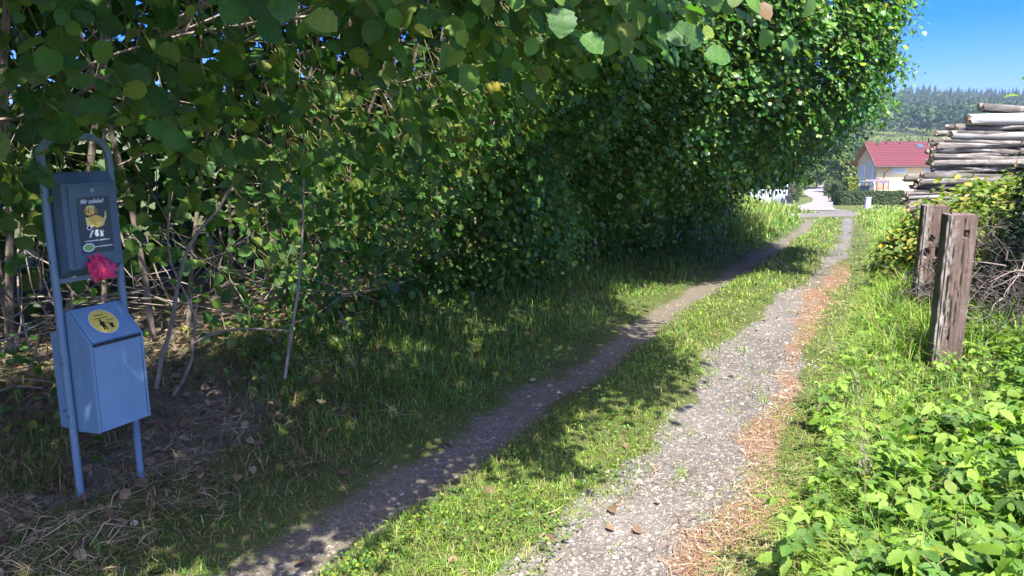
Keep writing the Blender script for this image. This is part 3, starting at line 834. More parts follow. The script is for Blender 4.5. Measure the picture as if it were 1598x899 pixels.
def litter():
    # gravel stones
    x, y, r = polar(160000, 2.0, 14, -38, 30)
    g, so_, nd, s, q = masks(x, y)
    k = rng.random(len(x)) < np.clip(g * .6 + so_ * .05, 0, 1); x, y, r = x[k], y[k], r[k]; n = len(x)
    sz = rng.gamma(1.6, .0019, n) + .0022 + .0005 * r; sz = np.minimum(sz, .022)
    base = np.array([(1, 0, 0), (0, 1, 0), (-1, 0, 0), (0, -1, 0), (0, 0, .62), (0, 0, -.5)], float)
    Fb = np.array([(0, 1, 4), (1, 2, 4), (2, 3, 4), (3, 0, 4)])
    th = rng.uniform(0, 6.28, n); c, s_ = np.cos(th), np.sin(th)
    j = base[None] * rng.uniform(.6, 1.35, (n, 6, 1)) * rng.uniform(.75, 1.2, (n, 1, 3))
    V = np.stack([j[..., 0] * c[:, None] - j[..., 1] * s_[:, None], j[..., 0] * s_[:, None] + j[..., 1] * c[:, None], j[..., 2]], -1) * sz[:, None, None]
    V += np.stack([x, y, gz(x, y) + sz * .02], 1)[:, None]
    V = V[:, :5]; F = (Fb[None] + (np.arange(n) * 5)[:, None, None]).reshape(-1, 3)
    col = mixc(n, [np.array([.185, .162, .133]), np.array([.12, .10, .08]), np.array([.29, .265, .23]), np.array([.21, .168, .125])], [.45, .25, .15, .15])
    m = NT('pebble'); m.base(m.attr('Col', 'Color')); m.rough(.85)
    o = np_obj('gravel', V.reshape(-1, 3), F, m.m, col=np.repeat(col, 5, axis=0)); tag(o, 'loose pale gravel lying in the two ruts of the track', 'gravel', kind='stuff')
    # brown needles and bark strips
    def strips(name, n0, r0, r1, dfun, lo, hi, cols, w, wd, label, cat, lift=.006, a0=-38, a1=34):
        x, y, r = polar(n0, r0, r1, a0, a1)
        k = rng.random(n0) < dfun(x, y); x, y, r = x[k], y[k], r[k]; n = len(x)
        L = rng.uniform(lo, hi, n) * rng.uniform(.4, 1, n); th = rng.normal(1.05, .9, n)
        d = np.stack([np.cos(th), np.sin(th), rng.normal(0, .13, n)], 1); sd = np.stack([-np.sin(th), np.cos(th), rng.normal(0, .3, n)], 1)
        P = np.stack([x, y, gz(x, y) + lift + rng.random(n) * lift * 2.5], 1)
        W = (np.maximum(wd, .0007 * r) * rng.uniform(.6, 1.5, n))[:, None]
        a = P - d * (L / 2)[:, None]; b = P + d * (L / 2)[:, None]; mid = P + sd * (L * rng.normal(0, .12, n))[:, None]
        V = np.stack([a - sd * W * .3, a + sd * W * .3, mid - sd * W * .5 + [0, 0, .004], mid + sd * W * .5 + [0, 0, .004], b], 1).reshape(-1, 3)
        q_ = (np.arange(n) * 5)[:, None]
        F = np.concatenate([q_ + [0, 1, 3], q_ + [0, 3, 2], q_ + [2, 3, 4]], 1).reshape(-1, 3)
        col = mixc(n, cols, w)
        o = np_obj(name, V, F, M_DRYLEAF, col=np.repeat(col, 5, axis=0)); tag(o, label, cat, kind='stuff')
    def d1(x, y):
        g, so_, nd, s, q = masks(x, y); return nd * .9 * (.3 + 1.1 * fnoise(x, y, .2, 5)) + .07 * (q > .7) * (q < 2.0) * (s < 8) * fnoise(x, y, .5, 6)
    strips('bark_strips', 46000, 2.0, 14, d1, .04, .19, [np.array([.22, .115, .062]), np.array([.34, .21, .12]), np.array([.11, .06, .04]), np.array([.42, .32, .21])], [.4, .3, .15, .15], .003, 'reddish brown strips of bark and needles strewn along the right rut', 'bark litter')
    def d2(x, y):
        g, so_, nd, s, q = masks(x, y)
        return np.clip(sstep(-.35, -.9, q) * sstep(1.8, -.6, s) * .8 + sstep(-1.5, -2.1, q) * .4 * (s < 5), 0, 1) * sstep(.25, .6, fnoise(x, y, .4, 15)) * (q > -3.6)
    strips('dead_grass', 60000, 2.0, 9, d2, .08, .26, [np.array([.34, .26, .14]), np.array([.46, .38, .23]), np.array([.20, .15, .09])], [.45, .3, .25], .0028, 'matted dead grass and straw lying on the ground round the blue bin', 'dead grass', .012)
    def d3(x, y):
        g, so_, nd, s, q = masks(x, y)
        return sstep(1.35, 1.6, q) * sstep(2.5, 2.0, q) * .7 * sstep(.3, .6, fnoise(x, y, .3, 19))
    strips('grass_clippings', 40000, 2.0, 14, d3, .05, .16, [np.array([.17, .19, .08]), np.array([.28, .26, .13]), np.array([.09, .13, .04])], [.4, .3, .3], .003, 'pale mown grass clippings along the right edge of the track', 'grass clippings', .01, 0, 38)
    # fallen leaves
    x, y, r = polar(5200, 2.2, 12, -40, 20)
    g, so_, nd, s, q = masks(x, y)
    k = rng.random(len(x)) < np.clip(sstep(-.5, -1.3, q) * sstep(3.5, -.5, s) + .5 * sstep(-1.7, -2.3, q) + .02 * (q < 1.2), 0, 1) * (q > -4.5)
    x, y, r = x[k], y[k], r[k]; n = len(x)
    P = np.stack([x, y, gz(x, y) + .012 + rng.random(n) * .02], 1)
    o = leaves_obj('fallen_leaves', P, norm(rng.normal(0, 1, (n, 3)) * [1, 1, .3]), norm(rng.normal(0, .45, (n, 3)) + [0, 0, 1]), rng.uniform(.03, .07, n),
               mixc(n, [np.array([.20, .13, .075]), np.array([.33, .25, .16]), np.array([.11, .07, .045])], [.45, .25, .3]), T_MID, M_DRYLEAF)
    tag(o, 'brown fallen leaves on the bare soil under the hedge', 'fallen leaves')
    # bank-side seedlings and ivy low in the shade
    x, y, r = polar(5200, 3.0, 10, -40, 12)
    g, so_, nd, s, q = masks(x, y); cl = fnoise(x, y, .35, 99)
    k = (q > -2.9) & (q < -1.25) & (cl > .54) & (s < 4.5); x, y = x[k], y[k]; n = len(x)
    P = np.stack([x, y, gz(x, y) + rng.uniform(.03, .26, n)], 1)
    o = leaves_obj('seedlings', P, norm(rng.normal(0, 1, (n, 3)) * [1, 1, .3]), norm(rng.normal(0, .45, (n, 3)) + [.2, -.4, 1]), rng.uniform(.03, .06, n), leaf_cols(n, 1.15), T_MID, M_LEAFS)
    tag(o, 'small leafy seedlings and ivy on the shaded bank under the hedge', 'seedlings')
litter()

# ---------------------------------------------------------------- dog waste station
def text(name, body, parent, loc, size, mat, shear=0, sx=1.0, bold=.0, rot=(R(90), 0, 0)):
    c = bpy.data.curves.new(name, 'FONT'); c.body = body; c.size = size; c.shear = shear; c.align_x = 'LEFT'
    c.offset = bold; c.extrude = .0003; c.materials.append(mat)
    o = bpy.data.objects.new(name, c); o.location = loc; o.rotation_euler = rot; o.scale = (sx, 1, 1)
    COL.objects.link(o); dg = bpy.context.evaluated_depsgraph_get(); dg.update()
    me = bpy.data.meshes.new_from_object(o.evaluated_get(dg)); COL.objects.unlink(o)
    r = bpy.data.objects.new(name, me); r.location = loc; r.rotation_euler = rot; r.scale = (sx, 1, 1); bpy.data.objects.remove(o)
    return link(r, parent)

def flat(name, pts, y, mat, parent, th=.0006):
    """thin printed shape in the x-z plane facing -y"""
    n = len(pts)
    return MB().add([(x, y, z) for x, z in pts] + [(x, y + th, z) for x, z in pts],
                    [tuple(range(n)), tuple(range(n, 2 * n))[::-1]] + [(i, (i + 1) % n, n + (i + 1) % n, n + i) for i in range(n)]).build(name, mat, parent)
def ell(cx, cz, rx, rz, n=20, rot=0):
    return [(cx + rx * math.cos(2 * math.pi * i / n) * math.cos(rot) - rz * math.sin(2 * math.pi * i / n) * math.sin(rot),
             cz + rx * math.cos(2 * math.pi * i / n) * math.sin(rot) + rz * math.sin(2 * math.pi * i / n) * math.cos(rot)) for i in range(n)]

def station():
    zr = gzf(-1.86, 3.27)
    root = empty('dog_waste_station', (-1.93, 3.14, 0), math.atan2(.888, .46))
    tag(root, 'blue-grey tube frame carrying a dog bag dispenser above a sloped-lid waste bin', 'waste station')
    W = .30; r = .0165
    pts = [(0, 0, zr - .15), (0, 0, .4), (0, 0, 1.0), (0, 0, 1.47)]
    rc = .085
    for i in range(1, 8): a = math.pi / 2 * i / 8; pts.append((rc - rc * math.cos(a), 0, 1.47 + rc * math.sin(a)))
    pts.append((rc, 0, 1.555)); pts.append((W - rc, 0, 1.555))
    for i in range(1, 8): a = math.pi / 2 * i / 8; pts.append((W - rc + rc * math.sin(a), 0, 1.47 + rc * math.cos(a)))
    pts += [(W, 0, 1.47), (W, 0, 1.0), (W, 0, .4), (W, 0, zr - .15)]
    MB().tube(pts, r, 14).build('tube_frame', M_TUBE, root, True)
    # dispenser box: y = -n (front is -y)
    x0, x1 = .022, .268
    bx = MB().prism([(.0, .965), (-.074, 1.005), (-.074, 1.362), (-.012, 1.408), (.03, 1.408), (.03, .965)], x0, x1).build('dispenser_box', M_BLUED, root)
    bv = bx.modifiers.new('b', 'BEVEL'); bv.width = .003; bv.segments = 2
    door = MB().box(((x0 + x1) / 2 + .004, -.0765, 1.184), (.205, .004, .336), bev=.0012).build('door', M_BLUED, root)
    MB().box(((x0 + x1) / 2, -.079, 1.361), (.244, .010, .006), Matrix.Rotation(0, 3, 'X')).build('lid_lip', M_BLUED, root)
    lk = MB().tube([(.152, -.078, 1.333), (.152, -.083, 1.333)], .0085, 14).build('lock', M_STEEL, root, True)
    MB().box((.152, -.0835, 1.333), (.002, .001, .008)).build('keyhole', M_BLACK, lk)
    px0, px1, pz0, pz1 = .078, .228, 1.065, 1.306
    po = MB().box(((px0 + px1) / 2, -.0792, (pz0 + pz1) / 2), (px1 - px0, .0012, pz1 - pz0)).build('poster', M_POSTER, root)
    text('lettering', 'Mir zuliebe!', po, (.094, -.0806, 1.279), .0255, M_WHITE, .25, .86, .0006)
    yy = -.0806
    # a sitting yellow dog
    M_BRN = mat_simple('brown_print', (.30, .16, .04), .5)
    flat('printed_dog', [(.124, 1.222), (.150, 1.228), (.172, 1.224), (.190, 1.212), (.197, 1.196), (.192, 1.184), (.176, 1.176), (.158, 1.174), (.146, 1.182), (.140, 1.176), (.126, 1.176), (.120, 1.190)], yy, M_DOGY, po)
    flat('printed_tail', [(.190, 1.208), (.198, 1.220), (.201, 1.240), (.206, 1.240), (.205, 1.214), (.196, 1.198)], yy - .0001, M_DOGL, po)
    flat('printed_leg', [(.110, 1.218), (.118, 1.220), (.130, 1.204), (.128, 1.180), (.114, 1.182), (.112, 1.2)], yy - .0002, M_DOGL, po)
    flat('printed_thigh', ell(.178, 1.190, .014, .012, 14), yy - .0003, M_DOGL, po)
    flat('printed_head', ell(.136, 1.250, .026, .0205, 20, .1), yy - .0003, M_DOGL, po)
    flat('printed_muzzle', ell(.127, 1.238, .0145, .0105, 16), yy - .0007, M_DOGY, po)
    flat('printed_ear', ell(.158, 1.245, .0075, .0165, 14, .2), yy - .0011, M_BRN, po)
    flat('printed_ear', ell(.1115, 1.252, .0055, .013, 14, -.2), yy - .0011, M_BRN, po)
    for ex in (.126, .138): flat('printed_eye', ell(ex, 1.254, .0028, .0036, 10), yy - .0015, M_BLACK, po)
    flat('printed_nose', ell(.125, 1.244, .0045, .0034, 10), yy - .0019, M_BLACK, po)
    flat('printed_collar', ell(.139, 1.2265, .012, .004, 12, .25), yy - .0019, M_REDP, po)
    flat('printed_ball', ell(.122, 1.176, .0115, .0105, 16), yy - .0015, M_WHITE, po)
    flat('printed_paw', ell(.122, 1.1755, .0065, .0065, 14), yy - .0019, M_BLACK, po)
    flat('printed_bag', [(.118, 1.133), (.126, 1.133), (.130, 1.141), (.142, 1.163), (.133, 1.164), (.124, 1.150)], yy, M_WHITE, po)
    flat('printed_bag', [(.144, 1.148), (.151, 1.164), (.162, 1.164), (.160, 1.150), (.164, 1.142), (.156, 1.134), (.148, 1.138)], yy, M_WHITE, po)
    flat('printed_bag', [(.170, 1.134), (.184, 1.134), (.184, 1.148), (.190, 1.158), (.183, 1.156), (.181, 1.163), (.176, 1.156), (.168, 1.163), (.171, 1.150)], yy, M_WHITE, po)
    rr = random.Random(3)
    x = .098
    m = MB()
    while x < .208:
        w = rr.uniform(.003, .0052)
        if abs(x - .158) > .004: m.box((x + w / 2, yy, 1.119 + rr.uniform(-.0004, .0004)), (w, .0006, rr.uniform(.0038, .0052)))
        x += w + .0011
    m.build('small_print', M_WHITE, po)
    flat('printed_oval', ell(.112, 1.092, .0265, .0185, 24), yy, M_WHITE, po)
    flat('printed_oval', ell(.112, 1.092, .0215, .0135, 24), yy - .0004, M_GREENP, po)
    flat('printed_line', [(.14, 1.090), (.222, 1.090), (.222, 1.0935), (.14, 1.0935)], yy, M_WHITE, po)
    # waste bin
    prof = [(.03, .822), (-.017, .822), (-.154, .692), (-.154, .295), (.03, .275)]
    for xs in (.020, .262):
        MB().prism(prof, xs, xs + .010).build('side_panel', M_BLUE, root)
    MB().prism([(.12, .715), (.03, .735), (.03, .28), (.12, .28)], .022, .270).build('back_box', M_BLUE, root)
    MB().prism([(.028, .816), (-.015, .816), (-.148, .688), (-.148, .30), (.028, .28)], .031, .261).build('bin_body', M_BLUE, root)
    fr = MB().box((.146, -.1505, .489), (.226, .006, .386), bev=.0015).build('front_panel', M_BLUE, root)
    sl_ = math.atan2(.130, .137)
    rot = Matrix.Rotation(sl_, 3, 'X')
    lid = MB().box((.146, -.0845, .759), (.226, .188, .005), rot, bev=.0015).build('lid', M_BLUE, root)
    MB().box((.146, -.157, .6845), (.224, .004, .012)).build('lid_gap', M_BLACK, root)
    # round sticker on the sloping lid
    st = bpy.data.objects.new('sticker', None); link(st, root)
    st.location = (.137, -.088, .7592 + .0042); st.rotation_euler = (sl_, 0, 0)
    def disc(name, rx, ry, z, mat, cx=0, cy=0, n=32):
        MB().add([(cx + rx * math.cos(2 * math.pi * i / n), cy + ry * math.sin(2 * math.pi * i / n), z + t) for t in (0, .0006) for i in range(n)],
                 [tuple(range(n))[::-1], tuple(range(n, 2 * n))] + [(i, (i + 1) % n, n + (i + 1) % n, n + i) for i in range(n)]).build(name, mat, st)
    disc('sticker_rim', .062, .066, 0, mat_simple('pale_rim', (.75, .72, .5), .5))
    disc('sticker_face', .058, .062, .0008, M_YELLOW)
    pr = MB(); z = .0017
    def strokes(cx, cy, w, h, n):
        x = cx - w / 2
        for i in range(n):
            ww = w / n * .72; pr.box((x + ww / 2, cy + rr.uniform(-.0006, .0006), z), (ww, h * rr.uniform(.7, 1.1), .0005)); x += w / n
    strokes(-.006, .036, .042, .0065, 9); strokes(-.002, .019, .062, .005, 13); strokes(.030, .003, .036, .005, 8)
    pr.build('small_print', M_BLACK, st)
    def poly(name, P):
        n = len(P)
        MB().add([(x, y, z + t) for t in (0, .0005) for x, y in P], [tuple(range(n))[::-1], tuple(range(n, 2 * n))] + [(i, (i + 1) % n, n + (i + 1) % n, n + i) for i in range(n)]).build(name, M_BLACK, st)
    disc('figure_head', .0052, .0052, z, M_BLACK, -.014, .008, 14)
    poly('figure_body', [(-.020, .001), (-.008, .001), (.006, -.010), (.004, -.013), (-.006, -.007), (-.003, -.046), (-.009, -.046), (-.012, -.024), (-.016, -.046), (-.022, -.046), (-.021, -.012), (-.025, -.022), (-.028, -.020)])
    poly('figure_bin', [(.013, -.016), (.031, -.016), (.028, -.042), (.016, -.042)])
    poly('figure_litter', [(.010, -.010), (.015, -.006), (.018, -.012), (.013, -.014)])
    # bolts and a hinge pin
    for z_, y_ in ((.60, .0), (.36, .0), (1.33, 0), (1.04, 0)):
        for xx in (-.0155, .3155):
            MB().tube([(xx - .003, y_ - .006, z_), (xx + .003, y_ - .006, z_)], .0055, 8).build('bolt', M_STEEL, root, True)
    MB().tube([(.0185, .08, .36), (.0155, .08, .36)], .006, 8).build('bolt', M_STEEL, root, True)
    MB().box((.15, .012, .95), (.27, .004, .02)).build('bracket', M_TUBE, root)
    # crumpled red bag hanging out of the dispenser
    bm = bmesh.new(); bmesh.ops.create_icosphere(bm, subdivisions=4, radius=1)
    for v in bm.verts:
        c = v.co.copy()
        n = math.sin(c.x * 7 + c.z * 4) * .13 + math.sin(c.y * 9 - c.z * 6 + 1) * .11 + math.sin(c.x * 17 + c.y * 13 + c.z * 15) * .08 + random.uniform(-.03, .03)
        s = 1 + n; tp = 1 - .35 * max(0, -c.z)
        v.co = Vector((c.x * .046 * s * tp, c.y * .022 * s, c.z * .050 * s))
    me = bpy.data.meshes.new('bag'); bm.to_mesh(me); bm.free(); me.materials.append(M_BAG)
    me.polygons.foreach_set('use_smooth', np.ones(len(me.polygons), bool))
    b = link(bpy.data.objects.new('plastic_bag', me))
    u, n_, z0 = .137, .092, .995
    b.location = (-1.93 + u * .46 + n_ * .888, 3.14 + u * .888 - n_ * .46, z0); b.rotation_euler = (0, .25, math.atan2(.888, .46))
    tag(b, 'crumpled pink-red dog waste bag hanging out of the dispenser slot', 'plastic bag')
    fl = MB()
    for k in range(16):
        a = 2 * math.pi * k / 16; r1 = .05 + random.uniform(-.02, .028)
        p = [(math.cos(a) * .018, math.sin(a) * .012 - .01, .02), (math.cos(a + .35) * r1, math.sin(a + .35) * .03 - .012, .02 + math.sin(a) * .045), (math.cos(a - .35) * r1 * .9, math.sin(a - .35) * .03 - .016, .01 + math.sin(a - .3) * .05), (math.cos(a) * r1 * 1.15, math.sin(a) * .03 - .02, .015 + math.sin(a) * .055)]
        fl.add(p, [(0, 1, 3), (0, 3, 2)])
    fl.build('bag_flap', M_BAG, b)
station()

# ---------------------------------------------------------------- sleeper posts
def sleeper(loc, rz, w, d, h, label, seed, holes, tilt=(0, 0)):
    rs = np.random.default_rng(seed)
    nx, ny, nz = 26, 14, 72
    V = []; F = []
    def face(fn, a, b):
        o = len(V)
        for i in range(a + 1):
            for j in range(b + 1): V.append(fn(i / a, j / b))
        for i in range(a):
            for j in range(b): F.append((o + i * (b + 1) + j, o + (i + 1) * (b + 1) + j, o + (i + 1) * (b + 1) + j + 1, o + i * (b + 1) + j + 1))
    face(lambda a, b: (-w / 2 + w * a, -d / 2, h * b), nx, nz)
    face(lambda a, b: (w / 2 - w * a, d / 2, h * b), nx, nz)
    face(lambda a, b: (-w / 2, d / 2 - d * a, h * b), ny, nz)
    face(lambda a, b: (w / 2, -d / 2 + d * a, h * b), ny, nz)
    face(lambda a, b: (-w / 2 + w * a, -d / 2 + d * b, h), nx, ny)
    V = np.array(V); X, Y, Z = V.T
    # worn edges
    ex = np.clip((np.abs(X) - (w / 2 - .018)) / .018, 0, 1); ey = np.clip((np.abs(Y) - (d / 2 - .018)) / .018, 0, 1); ez = np.clip((Z - (h - .018)) / .018, 0, 1)
    wear = .007 * (ex * ey + ex * ez + ey * ez) * (1 + 1.6 * vnoise(Z * 1.0, X * 0 + seed, .05, seed))
    dx = -np.sign(X) * wear * (ex > 0); dy = -np.sign(Y) * wear * (ey > 0)
    gr = (vnoise(X + Y * .7, Z, .011, seed) - .5) * .004
    cr = np.zeros(len(V))
    for k in range(6):
        cx = rs.uniform(-w * .42, w * .42); z0 = rs.uniform(0, h * .6) if k else h * .35; z1 = z0 + rs.uniform(.3, .8) if k else h + .1
        wob = cx + .008 * np.sin(Z * 9 + k) + (vnoise(Z, Z * 0 + k, .09, seed) - .5) * .012
        cr += np.exp(-((X - wob) / .0035) ** 2) * ((Z > z0) & (Z < z1)) * .014
    front = (Y < -d / 2 + 1e-4)
    hole = np.zeros(len(V))
    for hx, hz, ra, rb, dep in holes: hole += dep * (np.clip(1.3 - ((X - hx) / ra) ** 2 - ((Z - hz) / rb) ** 2, 0, 1) > .2)
    Y2 = Y + dy + gr * (ex < .9) + (cr + hole) * front
    X2 = X + dx + gr * (np.abs(Y) < d / 2 - 1e-4)
    top = (Z > h - 1e-4)
    Z2 = Z - top * ((vnoise(X, Y, .03, seed) * .022) + np.clip(X / w + .5, 0, 1) * .012) - cr * top
    V = np.stack([X2, Y2, Z2], 1)
    # weld the seams
    me = np_mesh('sleeper_post', V, F, M_SLEEPER, smooth=False)
    bm = bmesh.new(); bm.from_mesh(me); bmesh.ops.remove_doubles(bm, verts=bm.verts, dist=.0004); bmesh.ops.recalc_face_normals(bm, faces=bm.faces); bm.to_mesh(me); bm.free()
    me.polygons.foreach_set('use_smooth', np.ones(len(me.polygons), bool)); me.set_sharp_from_angle(angle=R(40))
    o = link(bpy.data.objects.new('sleeper_post', me)); o.location = loc; o.rotation_euler = (tilt[0], tilt[1], rz)
    tag(o, label, 'post')
    return o
def posts():
    # front post
    x, y = 3.225, 5.44; z = -.45
    o = sleeper((x, y, z), R(-8), .205, .15, 1.485, 'front weathered railway sleeper post with a bolt hole and pale crust on its left edge', 3,
                [(.03, 1.33, .017, .020, .02), (-.02, .56, .008, .010, .02), (.02, .30, .02, .006, .015), (.05, 1.05, .006, .006, .012), (.0, .93, .006, .007, .012)])
    MB().tube([(.03, -.074, 1.33), (.03, -.062, 1.33)], .012, 6).build('bolt_head', M_RUST, o, True)
    x, y = 3.92, 7.02; z = -.5
    o = sleeper((x, y, z), R(-12), .215, .15, 1.46, 'rear weathered railway sleeper post, rotted through with black holes', 8,
                [(-.02, 1.13, .020, .028, .05), (-.055, 1.0, .023, .042, .05), (.035, 1.02, .016, .055, .06), (.03, .90, .018, .05, .06), (.055, .78, .016, .12, .07), (.075, 1.08, .014, .06, .07)])
posts()

# ---------------------------------------------------------------- log pile
def log(p, L, r, az, tilt, mat, seed, label, group=None, bend=.03, name='log'):
    rs = random.Random(seed); n = 12; seg = 10
    pts = []; rad = []
    ph = rs.uniform(0, 6); b1 = rs.gauss(0, bend); b2 = rs.gauss(0, bend * .6)
    for i in range(n):
        t = i / (n - 1)
        pts.append(Vector((L * t, b2 * math.sin(2 * math.pi * t + ph), b1 * L * .35 * math.sin(math.pi * t) + .012 * math.sin(5 * t + ph))))
        rad.append(r * (1 - .28 * t) * (1 + .07 * math.sin(9 * t + ph)) * (1 + (.18 if rs.random() < .12 else 0)))
    V = []; F = []
    for i in range(n):
        for k in range(seg):
            th = 2 * math.pi * k / seg
            rr = rad[i] * (1 + rs.uniform(-.07, .07))
            V.append((pts[i].x + (rs.uniform(-.02, .02) if i in (0, n - 1) else 0), pts[i].y + math.cos(th) * rr, pts[i].z + math.sin(th) * rr))
    for i in range(n - 1):
        for k in range(seg): F.append((i * seg + k, (i + 1) * seg + k, (i + 1) * seg + (k + 1) % seg, i * seg + (k + 1) % seg))
    o = MB().add(V, F).build(name, mat, None, True)
    for e, ring in ((0, [V[k] for k in range(seg)]), (1, [V[(n - 1) * seg + k] for k in range(seg)])):
        c = pts[0] if e == 0 else pts[-1]; sgn = -1 if e == 0 else 1
        m = MB().add([tuple(c + Vector((sgn * .006, 0, 0)))] + ring, [(0, 1 + k, 1 + (k + 1) % seg) for k in range(seg)])
        m.build('cut_end', M_CUT, o)
    o.location = p; o.rotation_euler = (rs.uniform(0, .0), tilt, az)
    if label: tag(o, label, 'log', group)
    return o

def logpile():
    A = np.array([5.42, 10.25]); dv = np.array([1.0, .12]); dv /= np.linalg.norm(dv); az = math.atan2(dv[1], dv[0]); nv = np.array([-dv[1], dv[0]])
    rs = random.Random(11); z = -.30; row = 0; k = 0
    spec = []
    while z < 1.72:
        r = rs.uniform(.028, .052); z += r * .78
        prog = (z + .3) / 2.1
        left = (rs.uniform(-.09, .10) if row % 4 else rs.uniform(-.05, .22)) + (.0 if prog < .55 else (prog - .55) * 1.15)
        for deep in range(2):
            x0 = left + rs.uniform(-.12, .25) * (deep > 0); first = True
            while x0 < 3.2:
                L = rs.uniform(.7, 1.3) if (first and rs.random() < .45) else rs.uniform(1.8, 3.4)
                spec.append((row, deep, x0, z + rs.uniform(-.018, .018) + (.02 * deep), L, r * rs.uniform(.75, 1.25), first))
                x0 += L + rs.uniform(.0, .03); first = False
        z += r * .66; row += 1
    nrow = row
    ordw = ['lowest', 'second lowest', 'third', 'fourth', 'fifth', 'sixth', 'seventh', 'eighth', 'ninth', 'tenth', 'eleventh', 'twelfth', 'thirteenth', 'fourteenth', 'fifteenth', 'sixteenth', 'seventeenth', 'eighteenth', 'nineteenth', 'twentieth', 'twenty-first', 'twenty-second', 'twenty-third', 'twenty-fourth', 'twenty-fifth', 'twenty-sixth', 'twenty-seventh', 'twenty-eighth'] + ['%dth' % i for i in range(29, 50)]
    cnt = {}
    for row, deep, x0, z, L, r, first in spec:
        if deep == 2 and row % 2: continue
        p = A + dv * x0 + nv * (deep * .17 + rs.uniform(-.03, .03))
        mat = M_BARKL if rs.random() < .03 else M_BARK
        c = cnt[(row, deep)] = cnt.get((row, deep), -1) + 1
        size = 'thin' if r < .037 else ('thick' if r > .05 else 'medium')
        tone = 'pale barkless' if mat is M_BARKL else 'grey-brown'
        lab = '%s %s log, %s row from the bottom, %s, %s' % (size, tone, ordw[row], ['front layer', 'back layer'][deep], ['left end', 'second from left', 'third from left', 'fourth from left', 'fifth from left'][c])
        log((p[0], p[1], z), L, r, az + rs.gauss(0, .018), rs.gauss(0, .012), mat, 100 + k, lab, 'stacked logs of the firewood pile', .02); k += 1
    # the named ones on top and the crooked ones in front
    def at(x0, z, dp=0): q = A + dv * x0 + nv * dp; return (q[0], q[1], z)
    log(at(.62, 1.80, -.03), 3.6, .078, az, .015, M_BARKL, 900, 'long pale barkless trunk, slightly bowed, near the top of the pile', 'stacked logs of the firewood pile', .05)
    log(at(.95, 1.955, .14), 3.4, .062, az, .03, M_BARK, 901, 'topmost brown log with a slanted cut end, on the pale bowed trunk', 'stacked logs of the firewood pile', .03)
    log(at(2.0, 1.86, -.02), 2.6, .055, az + .03, -.01, M_BARKL, 902, 'short whitish log at the right of the top layer', 'stacked logs of the firewood pile')
    log(at(1.35, 1.22, -.13), 2.0, .05, az, .12, M_BARK, 903, 'crooked bark-covered branch lying slantwise across the front of the pile', 'stacked logs of the firewood pile', .06)
    log(at(.55, .62, -.16), 1.5, .055, az + .05, -.10, M_BARK, 904, 'knobbly branch propped against the lower front of the pile', 'stacked logs of the firewood pile', .06)
    log(at(1.2, .50, -.18), 2.2, .07, az + .03, -.05, M_BARKL, 905, 'bleached branch half buried in brambles at the front of the pile', 'stacked logs of the firewood pile', .06)
    x, y = 4.75, 8.75
    log((x, y, .36), .55, .085, R(4), .02, M_BARKL, 906, 'short pale log stub poking out of the brambles above the rear post', None, .02)
logpile()

# ---------------------------------------------------------------- brambles, raspberry plants, right edge
PAL_BR = np.array([[.09, .15, .022], [.13, .19, .03], [.07, .12, .02], [.19, .22, .035], [.26, .24, .05]])
def leafy_blob(name, cat, label, loc, blobs, n, size, T, mat, pal, stems=18, sr=.006, nsingle=0, stem_mat=None, key='b', updir=.9, wid=1.0, outw=.5):
    root = empty(name, loc); tag(root, label, cat); off = np.array(loc)
    P = []; OUT = []
    vol = np.array([b[3] * b[4] * b[5] for b in blobs]); vol = vol ** .75; vol /= vol.sum()
    for (cx, cy, cz, rx, ry, rz), f in zip(blobs, vol):
        k = int(n * f); d = norm(rng.normal(0, 1, (k, 3))); rr = rng.random(k) ** .33
        lump = .78 + .5 * (vnoise(d[:, 0] * 2 + cx, d[:, 2] * 2 + d[:, 1], .45, 7))
        P.append(np.array([cx, cy, cz]) + d * (rr * lump)[:, None] * np.array([rx, ry, rz])); OUT.append(d)
    P = np.concatenate(P); OUT = np.concatenate(OUT)
    g = gz(P[:, 0], P[:, 1]); k = P[:, 2] > g + .02; P = P[k]; OUT = OUT[k]; n = len(P)
    A = norm(rng.normal(0, .6, (n, 3)) + OUT * .6 + [0, 0, -.25]); N = norm(rng.normal(0, .38, (n, 3)) + [0, 0, updir] + OUT * outw)
    S = size * rng.uniform(.55, 1.2, n)
    rest = np.ones(n, bool)
    if nsingle:
        u, v, dep = project(P); vis = (np.abs(u) < .69) & (np.abs(v) < .39) & (dep > .5)
        sc = np.where(vis, S / dep * (.5 + (OUT * [0, -1, .5]).sum(1)), -1); top = np.argsort(-sc)[:nsingle]; top = top[sc[top] > 0]
        vs = leaf_variants(key, T if len(T[0]) > 8 else T_MID, mat, pal, wid)
        single_leaves(P[top] - off, A[top], N[top], S[top], vs, root); rest[top] = False
    leaves_obj('foliage', P[rest] - off, A[rest], N[rest], S[rest], leaf_cols(int(rest.sum()), 1, pal), T, mat, root, wid)
    st = MB()
    for i in range(stems):
        b = blobs[random.randrange(len(blobs))]
        d = Vector(rng.normal(0, 1, 3)).normalized(); tip = Vector((b[0] + d.x * b[3] * .95, b[1] + d.y * b[4] * .95, b[2] + d.z * b[5] * .95))
        bx, by = b[0] + random.gauss(0, .3) * b[3], b[1] + random.gauss(0, .3) * b[4]
        base = Vector((bx, by, gzf(bx, by) - .05))
        if tip.z < base.z + .05: tip.z = base.z + .3
        pts = curved(base, tip, 7, .08, -.18)
        st.tube([p - Vector(loc) for p in pts], [sr * (1 - .12 * j) for j in range(7)], 5, False)
    o = st.build('stems', stem_mat or M_GSTEM, root, True); o['kind'] = 'stuff'
    return root

